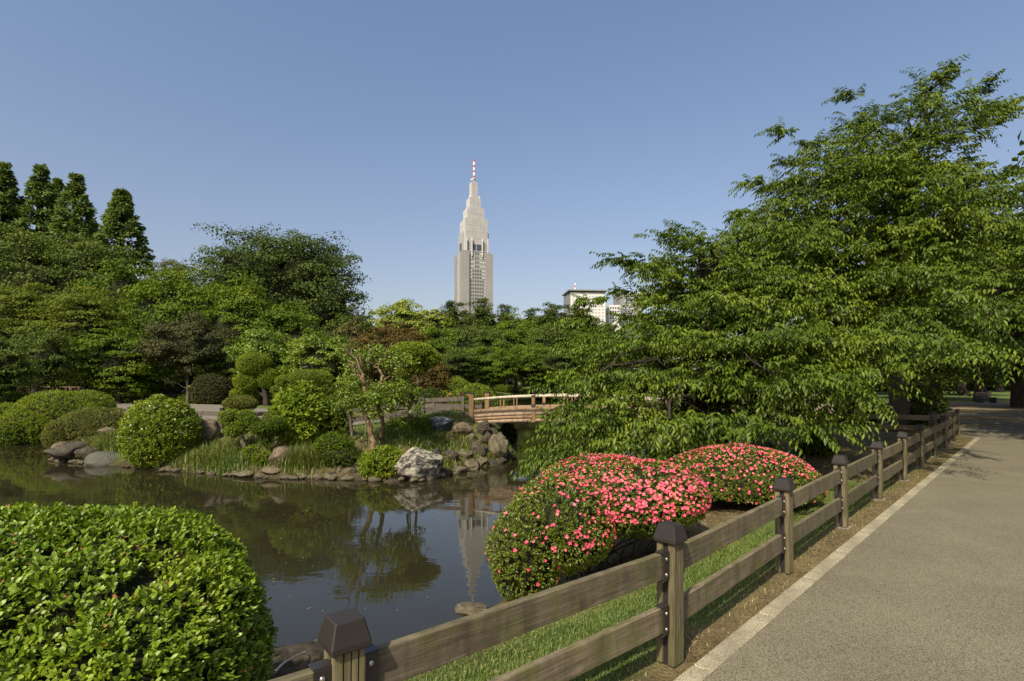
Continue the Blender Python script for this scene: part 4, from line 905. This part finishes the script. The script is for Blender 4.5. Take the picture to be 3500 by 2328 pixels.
mound('bamboo_grass', 'clump of dwarf bamboo above the rockery', 388, 430, 418, 442, 17.0, G['mid'], 150, .22, .035, 6, flat_=.5, core=.5, lump=.15, cat='plant', splay=1.4)
mound('clipped_bush', 'yellow green dome bush behind the far path fence', 91, 134, 381, 400, 47.5, G['mound'], 130, .11, .06, 5, flat_=.7, base=0, group='clipped domes behind the garden path')
mound('clipped_bush', 'vivid green dome bush right of the yellow green dome', 129, 160, 382, 402, 46, G['mound'], 130, .11, .06, 5, flat_=.7, base=0, group='clipped domes behind the garden path')
mound('clipped_bush', 'dark low dome bush right of the vivid green dome', 158, 178, 384, 402, 46.5, G['dark'], 120, .12, .06, 5, flat_=.7, base=0, group='clipped domes behind the garden path')
mound('clipped_bush', 'round dark olive bush between the bronze tree and the cloud pruned pads', 193, 230, 374, 405, 40, G['brown'], 170, .10, .055, 5, flat_=.55, base=0, group='clipped domes behind the garden path')
mound('clipped_bush', 'green dome behind the fence leading to the bridge', 442, 473, 378, 396, 40, G['mound'], 130, .11, .05, 5, flat_=.65, base=0)
mound('clipped_bush', 'second green dome partly behind the orange tinted bush', 458, 494, 384, 403, 34, G['mound'], 150, .10, .05, 5, flat_=.6, base=0)
mound('clipped_bush', 'orange tinted yellow bush left of the tall bridge posts', 444, 488, 389, 409, 27, G['yellow'], 260, .07, .035, 5, flat_=.6, base=0.05, lump=.12, flowers=14, flowermat=G['deadleaf'], fl=.09)
mound('low_shrub', 'low sunlit bush seen behind the bridge handrail', 488, 500, 396, 405, 26, G['yellow'], 200, .08, .04, 5, flat_=.6, base=0.1)
mound('low_shrub', 'dark low bush under the topiary by the path', 416, 446, 388, 408, 25, G['dark'], 240, .08, .04, 5, flat_=.6, base=0.05)
mound('low_shrub', 'pale flowered low shrub on the far bank above the bridge rail', 520, 545, 387, 397, 78, G['bright'], 60, .2, .1, 5, flat_=.6, base=0, flowers=6, flowermat=G['whitefl'], fl=.25)
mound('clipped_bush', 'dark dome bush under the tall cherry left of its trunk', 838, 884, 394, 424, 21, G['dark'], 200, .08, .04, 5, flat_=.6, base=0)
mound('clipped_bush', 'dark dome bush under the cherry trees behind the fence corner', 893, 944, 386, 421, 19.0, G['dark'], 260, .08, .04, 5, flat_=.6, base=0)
mound('clipped_bush', 'dark bush in deep shade under the tall cherry near the farther azalea', 795, 835, 432, 470, 12.2, G['mid'], 300, .07, .03, 5, flat_=.55, base=0)
mound('low_shrub', 'dark overhanging shrub on the bank behind the rockery slab', 498, 517, 424, 448, 20.4, G['dark'], 260, .08, .04, 5, flat_=.5)
for px0, px1, y0, Y, lab in ((180, 215, 392, 42, 'low dark undergrowth below the bronze tree'), (300, 345, 388, 36, 'low green undergrowth behind the big leaved shrub'), (236, 268, 392, 44, 'low green undergrowth below the cloud pruned pads'), (345, 400, 384, 32, 'low green hedge behind the twisted tree'), (400, 440, 380, 46, 'low hedge behind the topiary'), (-5, 30, 392, 34, 'undergrowth beside the rustic bridge')):
    mound('low_shrub', lab, px0, px1, y0, 404, Y, G['mid'], 130, .10, .05, 5, flat_=.6, base=0, group='undergrowth behind the garden path')
for k, (px, Y) in enumerate(((500, 98), (540, 100), (580, 99), (470, 94), (620, 92))):
    mound('low_shrub', 'low green bank planting on the far shore, patch %s' % ('left of the far trunk', 'by the far trunk', 'right of the far trunk', 'nearest the tall bridge posts', 'behind the cherry tips')[k], px - 24, px + 24, 386, 396, Y, G['mid'], 30, .26, .12, 5, flat_=.6, base=-.3)

# pruned pines / topiary: trunk with pads
def topiary(name, label, loc, pads, mat, trunk, mats=None, per_m2=520, L=.05, Wd=.02, bark='bark', cat='tree', core=.85, lump=.06):
    """pads: (px,py,rx,ry) at loc depth"""
    t = thing(name, label, cat, loc, 0); Y = loc[1]
    for p in pads:
        e = pxell(p[0], p[1], Y + (p[4] if len(p) > 4 else 0), p[2], p[3], p[2] * Y / F * .85, loc)
        P, Nn = surf_union([e], per_m2, lump, 3.); pp, d, nv, l, w = rosettes(P, Nn, 6, L, Wd, .9, L * .3)
        o = link('foliage_pad', leafmesh('pad', pp, d, nv, l, w, mat, .2, .1), t, kind='stuff'); link('occluder_core', core_mesh([e], core), o)
    paths = []
    for pl, r0, r1 in trunk:
        pts = [np.array(at(a, b, Y + (c[0] if c else 0)) - Vector(loc)) for a, b, *c in pl]; pts = np.array(pts)
        tt = np.linspace(0, len(pts) - 1, len(pts) * 3); k = np.clip(tt.astype(int), 0, len(pts) - 2); f = (tt - k)[:, None]; P = pts[k] * (1 - f) + pts[k + 1] * f
        P[1:-1] += rn(len(P) - 2, 3) * r0 * .25; paths.append((P, np.linspace(r0, r1, len(P))))
    V, Fq = tubes(paths, 7); link('trunk', npmesh('trunk', V, [Fq], M[bark], smooth=True), t); return t
def LOC(px, py, Y): q = at(px, py, Y); return (q.x, q.y, q.z)
topiary('pruned_pine', 'cloud pruned green tree with three stacked pads behind the path', LOC(266, 404, 38), [(254, 364, 16, 11), (247, 382, 12, 9), (240, 394, 9, 5), (268, 378, 9, 10)], G['mound'], [([(266, 405), (266, 390), (258, 372)], .22, .1), ([(266, 398), (250, 386)], .1, .05)], per_m2=200, L=.09, Wd=.04)
topiary('pruned_pine', 'flat layered pruned tree with grey branch above the big leaved shrub', LOC(303, 404, 21), [(311, 378, 20, 8), (291, 381, 14, 6), (281, 390, 9, 4), (320, 388, 13, 8), (296, 392, 15, 6)], G['mound'], [([(304, 410), (303, 392), (299, 378), (301, 369), (308, 366)], .10, .03), ([(303, 390), (290, 386), (279, 384)], .05, .03)], bark='barkgrey', per_m2=420)
topiary('pruned_topiary', 'tall topiary with bright flat head and dark underside right of the twisted tree', LOC(414, 424, 16.9), [(412, 352, 22, 9), (428, 358, 12, 9), (418, 369, 9, 4), (404, 372, 8, 5)], G['mound'], [([(417, 424), (416, 400), (419, 378), (414, 360), (409, 352)], .045, .025), ([(419, 378), (430, 362)], .03, .02), ([(410, 426), (411, 396), (408, 374)], .025, .015)], bark='barkgrey', per_m2=650, L=.055, Wd=.03)
topiary('dwarf_pine', 'small cloud pruned shrub with dark trunk on the grassy slope', LOC(244, 447, 15.8), [(229, 417, 9, 7), (240, 427, 10, 6), (232, 431, 7, 6), (246, 415, 8, 5)], G['mound'], [([(245, 447), (242, 440), (240, 430)], .07, .04), ([(242, 438), (232, 426)], .04, .02)], bark='barkgrey')
topiary('dwarf_pine', 'small pruned shrub with thin curved branches left of the brown boulder', LOC(258, 450, 15.2), [(264, 428, 13, 6), (276, 424, 9, 6), (252, 420, 7, 4), (266, 440, 6, 4)], G['mid'], [([(258, 450), (262, 441), (268, 432)], .035, .015), ([(262, 441), (256, 430), (250, 428), (246, 430)], .025, .012)], bark='barkgrey')
topiary('dwarf_pine', 'low pruned shrub on the slope right of the flowering bush', LOC(262, 462, 15.0), [(262, 458, 9, 6), (252, 452, 7, 5)], G['mound'], [([(260, 466), (259, 458)], .03, .015)], bark='barkgrey')

# twisted crape myrtle on the island
LT = LOC(369, 449, 15.2)
t_ = thing('crape_myrtle', 'twisted tan barked tree with twin curved trunks and sparse leaves by the water', 'tree', LT)
def pl(pts, r0, r1):
    P0 = np.array([np.array(at(a, b, 15.2 + c) - Vector(LT)) for a, b, c in pts]); tt = np.linspace(0, len(P0) - 1, len(P0) * 4); k = np.clip(tt.astype(int), 0, len(P0) - 2); f = (tt - k)[:, None]; f = f * f * (3 - 2 * f)
    P = P0[k] * (1 - f) + P0[k + 1] * f; P[1:-1] += rn(len(P) - 2, 3) * min(.02, r0 * .3); return (P, np.linspace(r0, r1, len(P)) * (.72 if r0 < .06 else 1))
tr1 = pl([(373, 452, -.1), (372, 438, 0), (368, 424, 0), (364, 408, 0), (366, 396, 0), (364, 384, 0), (362, 374, 0)], .085, .05)
tr2 = pl([(380, 440, .3), (382, 428, .3), (382, 416, .3), (378, 406, .2), (378, 394, .1), (380, 384, 0), (383, 376, 0)], .068, .045)
br1 = [pl([(362, 376, 0), (357, 376, 0), (352, 368, 0), (350, 360, .1)], .055, .02), pl([(364, 380, 0), (360, 369, 0), (354, 364, -.1), (348, 360, 0)], .05, .02), pl([(362, 372, 0), (358, 362, 0), (352, 354, .2), (350, 345, .2)], .05, .018),
       pl([(362, 366, 0), (360, 356, 0), (358, 348, 0), (358, 340, -.1)], .04, .015), pl([(383, 378, 0), (380, 370, 0), (374, 366, 0), (382, 361, 0), (386, 354, 0)], .055, .03), pl([(386, 356, 0), (387, 348, 0), (394, 342, .1)], .035, .012),
       pl([(379, 388, 0), (385, 380, 0), (392, 374, .2), (396, 362, .2), (400, 356, .2)], .05, .015), pl([(378, 390, 0), (370, 384, .2), (366, 374, .3)], .045, .02), pl([(366, 396, 0), (356, 402, -.1), (344, 404, -.2)], .05, .02), pl([(382, 394, 0), (394, 392, 0), (404, 386, .1), (414, 384, .1)], .045, .012),
       pl([(352, 356, .2), (346, 350, .2), (342, 344, .3)], .03, .012), pl([(350, 350, .2), (352, 342, .1), (349, 338, .1)], .03, .01), pl([(368, 366, 0), (370, 352, .1), (368, 344, .2)], .04, .015)]
V, Fq = tubes([tr1], 9); link('trunk', npmesh('trunk', V, [Fq], M['barktan'], smooth=True), t_)
V, Fq = tubes([tr2], 9); link('trunk', npmesh('trunk', V, [Fq], M['barktan'], smooth=True), t_)
V, Fq = tubes(br1, 7); link('branches', npmesh('branches', V, [Fq], M['barktan'], smooth=True), t_)
ce = [pxell(p[0], p[1], 15.2 + p[4], p[2], p[3], p[2] * .028 * .9, LT) for p in ((352, 385, 18, 13, -.1), (375, 358, 18, 14, .3), (398, 362, 20, 13, .2), (345, 400, 15, 9, -.3), (372, 398, 22, 9, -.2), (395, 392, 22, 15, 0), (410, 402, 13, 16, .2), (356, 366, 14, 10, .5), (345, 352, 9, 9, .5), (368, 412, 16, 5, -.3), (390, 408, 10, 8, .1))]
cm, C_ = crown_mesh(ce, 560, 12, .20, .085, G['bright'], .6, shell=.2, wid=.5)
link('crown', cm, t_)
tw_ = [(curve(c - np.array([0, 0, .1]) + rn(3) * .12, c, n=3), [.009, .006, .003]) for c in C_[::2]]
V, Fq = tubes(tw_, 4); link('twigs', npmesh('twigs', V, [Fq], M['barktan']), t_, kind='stuff')
topiary('slender_tree', 'thin grey double stemmed young tree between twisted tree and topiary', LOC(408, 424, 16), [(404, 398, 9, 6), (412, 390, 7, 5), (402, 384, 7, 4)], G['mid'], [([(408, 424), (409, 408), (406, 392), (404, 376)], .04, .012)], bark='barkgrey', per_m2=160, core=.2, L=.08, Wd=.04)

topiary('slender_tree', 'short grey stem with small leafy head left of the twisted tree', LOC(352, 436, 16), [(347, 404, 8, 5)], G['mid'], [([(352, 436), (351, 420), (348, 406)], .05, .03)], bark='barkgrey', per_m2=200, core=.3, L=.07, Wd=.035)

# ------------------------------------------------------------------ rocks
def rock_me(seed, mat, sub=4, cuts=22, rough=.09, flatb=True):
    r = np.random.default_rng(seed); bm = bmesh.new(); bmesh.ops.create_icosphere(bm, subdivisions=sub, radius=1)
    V = np.array([v.co[:] for v in bm.verts])
    for _ in range(cuts):
        n = r.standard_normal(3); n /= np.linalg.norm(n); d = r.uniform(.62, .88); q = V @ n - d; V -= np.maximum(q, 0)[:, None] * n * .92
    off = r.uniform(-9, 9, 3); V = V * (1 + rough * 1.3 * noise3(V + off, 2.0)[:, None] - rough * .9 * np.abs(noise3(V - off, 4.5))[:, None] + rough * .45 * noise3(V + off, 9)[:, None] + rough * .3 * noise3(V + off, 19)[:, None])
    for v, c in zip(bm.verts, V): v.co = c
    return bm_mesh('rock_shape', bm, mat, 0, True)
_rk = {}
def rock(label, px, py, Y, w, h, mat, seed=0, d=None, sub=4, name='boulder', cat='rock', group=None, rz=None, rough=.09, z=None, cuts=22, tilt=0):
    k = (seed, mat, sub, rough, cuts)
    if k not in _rk: _rk[k] = rock_me(seed, M[mat], sub, cuts, rough)
    sx = w * Y / F / 2; sz = h * Y / F / 2; p = at(px, py, Y)
    o = link(name, _rk[k], None, (p.x, Y, p.z if z is None else z), (tilt, 0, rz if rz is not None else random.uniform(-.4, .4)), (sx * 1.15, (d or sx) * 1.1, sz * 1.2))
    return tag(o, label, cat, group)
rock('large white mottled rock with dark top standing at the water edge', 418, 466, 14.3, 50, 36, 'white', 11, .55, 5, rough=.09, rz=.2)
rock('brown rounded boulder right of the cream flowered bush', 207, 431, 17.2, 28, 24, 'brock', 3)
rock('brown boulder low on the slope below the big leaved shrub', 282, 458, 15.0, 30, 21, 'brock', 5)
rock('blue black rock with pale streaks left of the bridge end', 437, 425, 17.6, 30, 18, 'blue', 6, tilt=.1)
rock('brown block shaped boulder below the tall bridge post', 460, 430, 17.6, 22, 15, 'brock', 7, cuts=18)
rock('dark lava rock at the left point of the island', 74, 452, 17.6, 40, 22, 'lava', 8, rough=.12)
rock('black hollowed lava rock right of the left point', 88, 455, 17.2, 24, 15, 'lava', 9, rough=.14)
rock('brown smooth rock at the left tip touching the water', 60, 453, 17.5, 17, 20, 'brock', 10)
rock('flat pale grey slab lying between lava rock and flowered bush', 108, 459, 17.0, 36, 13, 'slab', 12, .7, cuts=20, rough=.03, tilt=.25)
rock('small brown stone in the grass behind the lava rock', 110, 432, 19.2, 19, 9, 'brock', 13)
rock('tall leaning slab at the right end of the rockery', 499, 449, 17.4, 19, 30, 'rock', 14, .5, cuts=20, tilt=.1)
rng2 = random.Random(5)
hints = ['under the bridge end', 'below the blue black rock', 'in the middle of the rockery', 'beside the leaning slab', 'near the waterline', 'on top of the rockery', 'left of the rockery', 'below the brown block']
rl = [(452, 444, 17.2, 22, 16), (470, 440, 17.6, 20, 14), (484, 428, 18.3, 17, 13), (478, 452, 16.9, 24, 20), (463, 456, 16.4, 20, 16), (488, 440, 17.6, 15, 14), (448, 458, 15.8, 20, 14), (470, 466, 16.1, 26, 12), (490, 464, 16.8, 22, 9), (500, 462, 17.1, 13, 9),
      (456, 470, 15.4, 22, 11), (444, 474, 14.9, 20, 9), (466, 427, 18.4, 12, 9), (480, 429, 18.4, 12, 8), (492, 432, 18.4, 12, 8), (452, 424, 18.2, 10, 6), (440, 438, 16.9, 12, 8), (458, 446, 16.9, 13, 10), (473, 445, 17.1, 12, 10), (481, 462, 16.5, 15, 9), (436, 452, 15.6, 11, 7), (430, 444, 16, 9, 6), (500, 440, 18.0, 12, 14), (505, 455, 17.6, 9, 10)]
rlab = ['dark rough rock at mid height left of the rockery centre', 'brown rock directly under the tall bridge post', 'brown rock right of the bridge post foot', 'dark hollowed rock in the centre of the rockery', 'brown rock left of the centre hollow', 'brown rock under the girder start', 'dark rock at the left shoulder of the rockery', 'widest low rock at the rockery waterline', 'flat brown ledge rock at the right waterline', 'dark small rock at the far right foot of the rockery', 'brown low rock at the front left foot', 'brown stepping shaped rock right of the white rock', 'dark small rock against the bridge abutment', 'small tan rock at the base of the girder', 'small rock tucked under the bridge edge', 'dark small rock beside the blue black rock', 'small brown rock in grass left of the rockery', 'small rock wedged beside the tan block', 'dark rock wedged under the tan block', 'flat rock between the centre and the waterline', 'small brown rock in the grass above the white rock', 'dark pebble sized rock in the grass behind the white rock', 'narrow upright rock behind the leaning slab', 'small rock in front of the leaning slab']
gk = 'rough brown rocks piled in the rockery at the bridge end'
for k, (px, py, Y, w, h) in enumerate(rl):
    rock(rlab[k], px, py, Y, w, h, 'lava' if k % 3 != 1 else 'rock', 20 + k % 6, sub=4, group=gk, rz=rng2.uniform(0, 6), rough=.17, cuts=26, name='rockery_rock')
gs = 'small brown stones along the island waterline'
for k in range(150):
    tt = rng2.uniform(0, 1) * 9; idx = int(tt) + 28 - 1
    idx = min(max(idx, 27), 35); a_, b_ = POND[idx], POND[(idx + 1) % len(POND)]; f = rng2.random(); q = a_ * (1 - f) + b_ * f; nrm = np.array([b_[1] - a_[1], -(b_[0] - a_[0])]); nrm = nrm / np.linalg.norm(nrm)
    off = rng2.uniform(-.05, .35); q1 = q + nrm * off
    if pond_sd(q1[:1], q1[1:])[0] < -.1: q1 = q - nrm * off
    s = rng2.uniform(.03, .15) ** 1.0; s = s * (1.5 if rng2.random() < .15 else 1); o = link('shore_stone', rock_me(30 + k % 4, M['rock'], 2) if k < 4 else _sh[k % 4], None, (q1[0], q1[1], -.88 + s * .2), (0, 0, rng2.uniform(0, 6)), (s * 1.5, s, s * .7))
    if k == 0: _sh = {}
    if k < 4: _sh[k] = o.data
    tag(o, 'small brown stone on the island waterline', 'stone', gs)
ex = [(340, 470, 14.5, 9, 10, 'rock', 'upright stone under the dark shrub near the water'), (355, 471, 14.4, 11, 9, 'lava', 'dark stone beside the hanging green shrub'), (332, 474, 14.4, 10, 6, 'lava', 'flat dark stone left of the upright stone'), (346, 463, 14.9, 22, 14, 'lava', 'large dark stone behind the upright stone'),
      (247, 474, 14.7, 26, 7, 'rock', 'low brown stone at the water below the dwarf pine'), (272, 471, 14.6, 20, 8, 'brock', 'low brown stone at the water below the brown boulder'), (412, 446, 16, 8, 8, 'rock', 'small tan stone above the white rock'), (96, 464, 16.9, 20, 7, 'brock', 'low tan rock in front of the flat slab'),
      (392, 482, 13.9, 18, 6, 'lava', 'flat dark stone left foot of the white rock'), (212, 474, 15.0, 10, 6, 'rock', 'small stone on the gravel shore right of the flowered bush')]
for k, (px, py, Y, w, h, mt, lab) in enumerate(ex): rock(lab, px, py, Y, w, h, mt, 40 + k, sub=3)
# near bank stones seen behind the first fence post and rail
nbr = [(300, 668, -.72, .46, .24, 'lava', 'dark mossy rock at the bank left of the nearest post'), (276, 674, -.7, .40, .2, 'lava', 'dark rock edging the water right of the big bush'), (322, 655, -.76, .26, .16, 'rock', 'small rock at the water behind the nearest post'), (470, 609, -.89, .24, .07, 'rock', 'pale stone at the water just left of the azalea'), (330, 652, -.84, .16, .08, 'brock', 'small low stone at the water right of the nearest post cap')]
for k, (px, py, z, s, h, mt, lab) in enumerate(nbr):
    p = gp(px, py, z); o = link('boulder', rock_me(60 + k, M[mt], 4, rough=.09), None, (p.x, p.y, z), (0, 0, k), (s, s * .7, h)); tag(o, lab, 'rock')
p = gp(305, 652, -.5); q = gp(275, 672, -.42)
V, Fq = tubes([(curve(q, p, (0, 0, .02), 7, .002), np.linspace(.010, .005, 7))], 6); o = link('dead_branch', npmesh('dead_branch', V, [Fq], M['pale'], smooth=True)); tag(o, 'bare dead stick lying on the bank left of the nearest fence post', 'stick')

# ------------------------------------------------------------------ grasses
def blades(name, P, h, mat, bend=.5, w=.006, rnd=None, segs=2):
    n = len(P); a = ru(0, 6.283, n); D = np.stack([np.cos(a), np.sin(a), 0 * a], -1); Sd = np.stack([-np.sin(a), np.cos(a), 0 * a], -1)
    h = (h * ru(.55, 1.25, n))[:, None]; b = ru(.2, 1, n)[:, None] * bend; w = (np.ones(n) * w * ru(.7, 1.3, n))[:, None]
    m = P + D * h * b * .28 + np.array([0, 0, 1.]) * h * .58; tp = P + D * h * b * .9 + np.array([0, 0, 1.]) * h * (1 - .35 * b)
    V = np.stack([P - Sd * w, P + Sd * w, m + Sd * w * .75, m - Sd * w * .75, tp], 1).reshape(-1, 3); i = np.arange(n)[:, None] * 5
    if rnd is None: rnd = rng.beta(2, 2, n)
    return npmesh(name, V, [i + [[0, 1, 2]], i + [[0, 2, 3]], i + [[3, 2, 4]]], mat, np.repeat(rnd, 5))
def scatter(x0, x1, y0, y1, n, wfun):
    X, Y = ru(x0, x1, n), ru(y0, y1, n); k = rng.random(n) < wfun(X, Y); X, Y = X[k], Y[k]; return np.stack([X, Y, H(X, Y) - .004], -1)
P = scatter(-2.5, 3.2, 1.6, 6.0, 170000, lambda X, Y: (grassw(X, Y) ** 1.5) * np.clip(.75 + .5 * noise3(np.stack([X, Y, 0 * X], -1), 1.6), .12, 1) * (Y < 6) * (X * .712 - Y * .702 > -3.3))
tag(link('lawn_grass', blades('lawn_grass', P, .036, G['grass'], 1.0, .0026)), 'short green lawn between the fence and the azaleas', 'grass', kind='stuff')
P = scatter(3.2, 9, 5.2, 11.5, 60000, lambda X, Y: grassw(X, Y) * (X * .712 - Y * .702 < -1.6) * .7)
tag(link('lawn_grass', blades('lawn_grass', P, .038, G['grass'], .9, .004)), 'grass strip along the farther fence panels', 'grass', kind='stuff')
P = scatter(-1, 7.5, 2.2, 10.5, 110000, lambda X, Y: (np.abs(X * .712 - Y * .702 + 1.66) < .2) * np.clip(.35 + noise3(np.stack([X, Y, 0 * X], -1), 3.) * .5, 0, 1) * .9)
tag(link('dry_grass', blades('dry_grass', P, .03, G['straw'], 2.2, .0028)), 'dry straw and thin grass under the fence beside the kerb', 'grass', kind='stuff')
P = scatter(-3, 5, 2.5, 8, 30000, lambda X, Y: (X * .712 - Y * .702 > -3.9) * (X * .712 - Y * .702 < -2.2) * .5); P[:, 2] += .004
tag(link('fallen_straw', blades('fallen_straw', P, .012, G['straw'], 4., .004)), 'dry litter on the bare soil around the azaleas', 'litter', kind='stuff')
def isl(X, Y): s = pond_sd(X, Y); return (s > .06) * (s < 6) * np.clip(.15 + .6 * noise3(np.stack([X, Y, 0 * X], -1), .9), .03, 1) * (Y < 22)
P = scatter(-16, .5, 13.5, 22, 110000, isl)
tag(link('island_grass', blades('island_grass', P, .09, G['grass'], .9, .010)), 'patchy short grass on the island', 'grass', kind='stuff')
def tuft(label, px, py, Y, rx, ry, n, h, mat='tall'):
    c = at(px, py, Y); X = c.x + rn(n) * rx; Yy = Y + rn(n) * ry; k = pond_sd(X, Yy) > .02; X, Yy = X[k], Yy[k]
    Pt = np.stack([X, Yy, H(X, Yy) - .01], -1); tag(link('grass_tuft', blades('grass_tuft', Pt, h, G[mat], 1.3, .010)), label, 'grass', kind='stuff')
tuft('pale grass tufts left of the cream flowered bush', 112, 446, 17.9, .8, .5, 2600, .38)
tuft('pale grass tufts on the slope right of the cream flowered bush', 222, 460, 15.9, .7, .4, 2600, .38)
tuft('green grass tufts at the water below the dwarf pines', 245, 466, 15.2, .6, .25, 1800, .30, 'grass')
tuft('long arching grass beside the brown boulder', 308, 456, 14.9, .38, .25, 1800, .50)
tuft('tall green grass between bamboo and white rock', 412, 436, 16.4, .6, .4, 2200, .32, 'grass')
tuft('yellow green grass growing in the rockery', 436, 462, 15.6, .32, .5, 1600, .20)
tuft('grass patch high in the rockery', 470, 450, 16.9, .5, .3, 900, .20)
tuft('grass along the path edge left of the bridge', 425, 416, 18.6, .7, .3, 1500, .2, 'grass')
def seedling(px, py, Y, lab):
    c = gp(px, py, 0); mnd = rosettes(np.array([[c.x, c.y, Hp(c.x, c.y) + .06]]) + rn(14, 3) * .05, np.tile([[0, 0, 1.]], (14, 1)), 6, .05, .03, 1.2); tag(link('seedling', leafmesh('seedling', *mnd, G['bright'])), lab, 'plant')
seedling(692, 516, 7, 'small green seedling on the soil behind the third fence post'); seedling(672, 527, 6, 'tiny green seedling left of the larger seedling')
rock('pale round stone beside the seedling behind the fence', 703, 518, 6.4, 12, 6, 'brock', 71, sub=3, z=Hp(at(703, 518, 6.4).x, 6.4))
# fallen petals / twigs on the path verge
P = scatter(0, 12, 3, 16, 500, lambda X, Y: (X * .712 - Y * .702 > -1.5) * (X * .712 - Y * .702 < .6) * .35)
# bench far right
bp = gp(987, 403, 0); bch = thing('park_bench', 'small wooden bench in the shade beyond the path', 'bench', (bp.x, bp.y, 0), R(8))
for k in range(3): link('seat_slat', box_me(1.5, .11, .03, M['plankold']), bch, (0, -.18 + k * .14, .44))  # darker wood picked for the slats stands in for tree shade
for k in range(2): link('back_slat', box_me(1.5, .03, .11, M['plankold']), bch, (0, .26, .62 + k * .17))
for x in (-.6, .6): link('leg', box_me(.07, .45, .43, M['steel']), bch, (x, 0, .215)); link('back_post', box_me(.06, .04, .85, M['steel']), bch, (x, .285, .42))
# far bank trunk
V, Fq = tubes([(np.array([[0, 0, -.3], [0, 0, 1.], [.1, 0, 3], [0, 0, 7]]), np.array([1.5, 1.1, .85, .7]))], 10); 
ft = thing('old_tree', 'old tree with thick dark trunk on the far bank above the bridge', 'tree', (at(526, 390, 99).x, 99, 0)); link('trunk', npmesh('trunk', V, [Fq], M['barkgrey'], smooth=True), ft)
cm, _ = crown_mesh([(0, 0, 9, 6, 4, 4)], 90, 70, 1.3, .4, G['mid']); link('crown', cm, ft)

# tree standing just right of the frame whose shade falls over the far path
st = (17.6, 10.9, 0)
tree('shade_tree', 'roadside tree just outside the right edge shading the far path', st, 10, [(0, 0, 6.8, 5.3, 4.6, 2.4), (1.5, 0, 7.8, 3.5, 3, 2), (-2.2, .5, 6.2, 3, 2.5, 1.5)], G['mid'], 260, 90, 1.1, .24, trunk_r=.28, core=.55)
st = (26, 14.5, 0)
tree('shade_tree', 'second roadside tree farther outside the right edge of the frame', st, 11, [(0, 0, 7, 5.5, 4.2, 2.6), (1.5, 0, 8, 3.5, 3, 2)], G['mid'], 150, 90, 1.1, .24, trunk_r=.28, core=.6)

st = (25, 22.5, 0)
tree('shade_tree', 'dark leaved tree at the right frame edge above the shaded far path', st, 9, [(0, 0, 6.2, 5.2, 4.2, 2.8), (-2.2, 0, 5.2, 3, 3, 2)], G['dark'], 200, 90, 1.1, .2, trunk_r=.28, core=.5)
for q_, (px, Y) in enumerate(((880, 125), (930, 130), (980, 128), (1030, 124), (1080, 120))):
    link('woodland_mass', fm, fw, (at(px, 382, Y).x, Y, .5), (0, 0, q_ * 1.1), (1.5, 1.2, .9), kind='stuff')

st = (34, 31, 0)
tree('shade_tree', 'dark tree behind the far path at the right frame edge', st, 11, [(0, 0, 7, 7, 5, 4), (-3, -1, 5.0, 4, 4, 2.4)], G['dark'], 240, 90, 1.3, .24, trunk_r=.3, core=.55)

mound('low_shrub', 'dark shrub in shade between the two cherry trees behind the nearer azalea', 640, 700, 448, 486, 9.6, G['mid'], 260, .07, .03, 5, flat_=.55, base=-.5)
P = scatter(0, 14, 2.5, 17, 900, lambda X, Y: (X * .712 - Y * .702 > -1.36) * np.exp(-(X * .712 - Y * .702 + 1.36) / .5) * .8); P[:, 2] = .016
tag(link('fallen_leaves', blades('fallen_leaves', P, .010, G['straw'], 5., .006)), 'scattered dry leaf bits on the asphalt near the kerb', 'litter', kind='stuff')

for lab, px, yt, Y, w in (('dark shade tree behind the trunk of the tall cherry', 905, 300, 36, 130), ('wide dark shade tree right of the bench', 1018, 235, 35, 140), ('dark tree standing at the far side of the lawn', 962, 315, 66, 100)):
    bgtree('shade_tree', lab, px, yt, Y, w, G['dark'], 150, 85, leaf=.27, low=.16, flatness=.4, tr=.42, group=gr_, share='shdark0.16')
for q_, px in enumerate((880, 915, 950, 985, 1020)):
    mound('low_shrub', 'dark hedge along the far edge of the lawn, ' + ('behind the cherry trunk', 'left of the first shade trunk', 'between the shade trunks', 'behind the bench', 'at the right frame edge')[q_], px - 26, px + 26, 371, 388, 88, G['dark'], 22, .3, .15, 5, flat_=.6, base=0, group='hedge along the far lawn')

X_, Y_ = ru(-9, 2, 260), ru(5, 15, 260); k_ = pond_sd(X_, Y_) < -.15; P = np.stack([X_[k_], Y_[k_], 0 * X_[k_] + WZ + .004], -1); n_f = len(P)
Dn = sph(n_f); Dn[:, 2] = 0
tag(link('floating_leaves', leafmesh('floating_leaves', P, Dn, np.tile([[0, 0, 1.]], (n_f, 1)), .035 * ru(.5, 1.3, n_f), .02, G['straw'], .02, 0)), 'few small leaves and petals floating on the pond', 'leaves', kind='stuff')
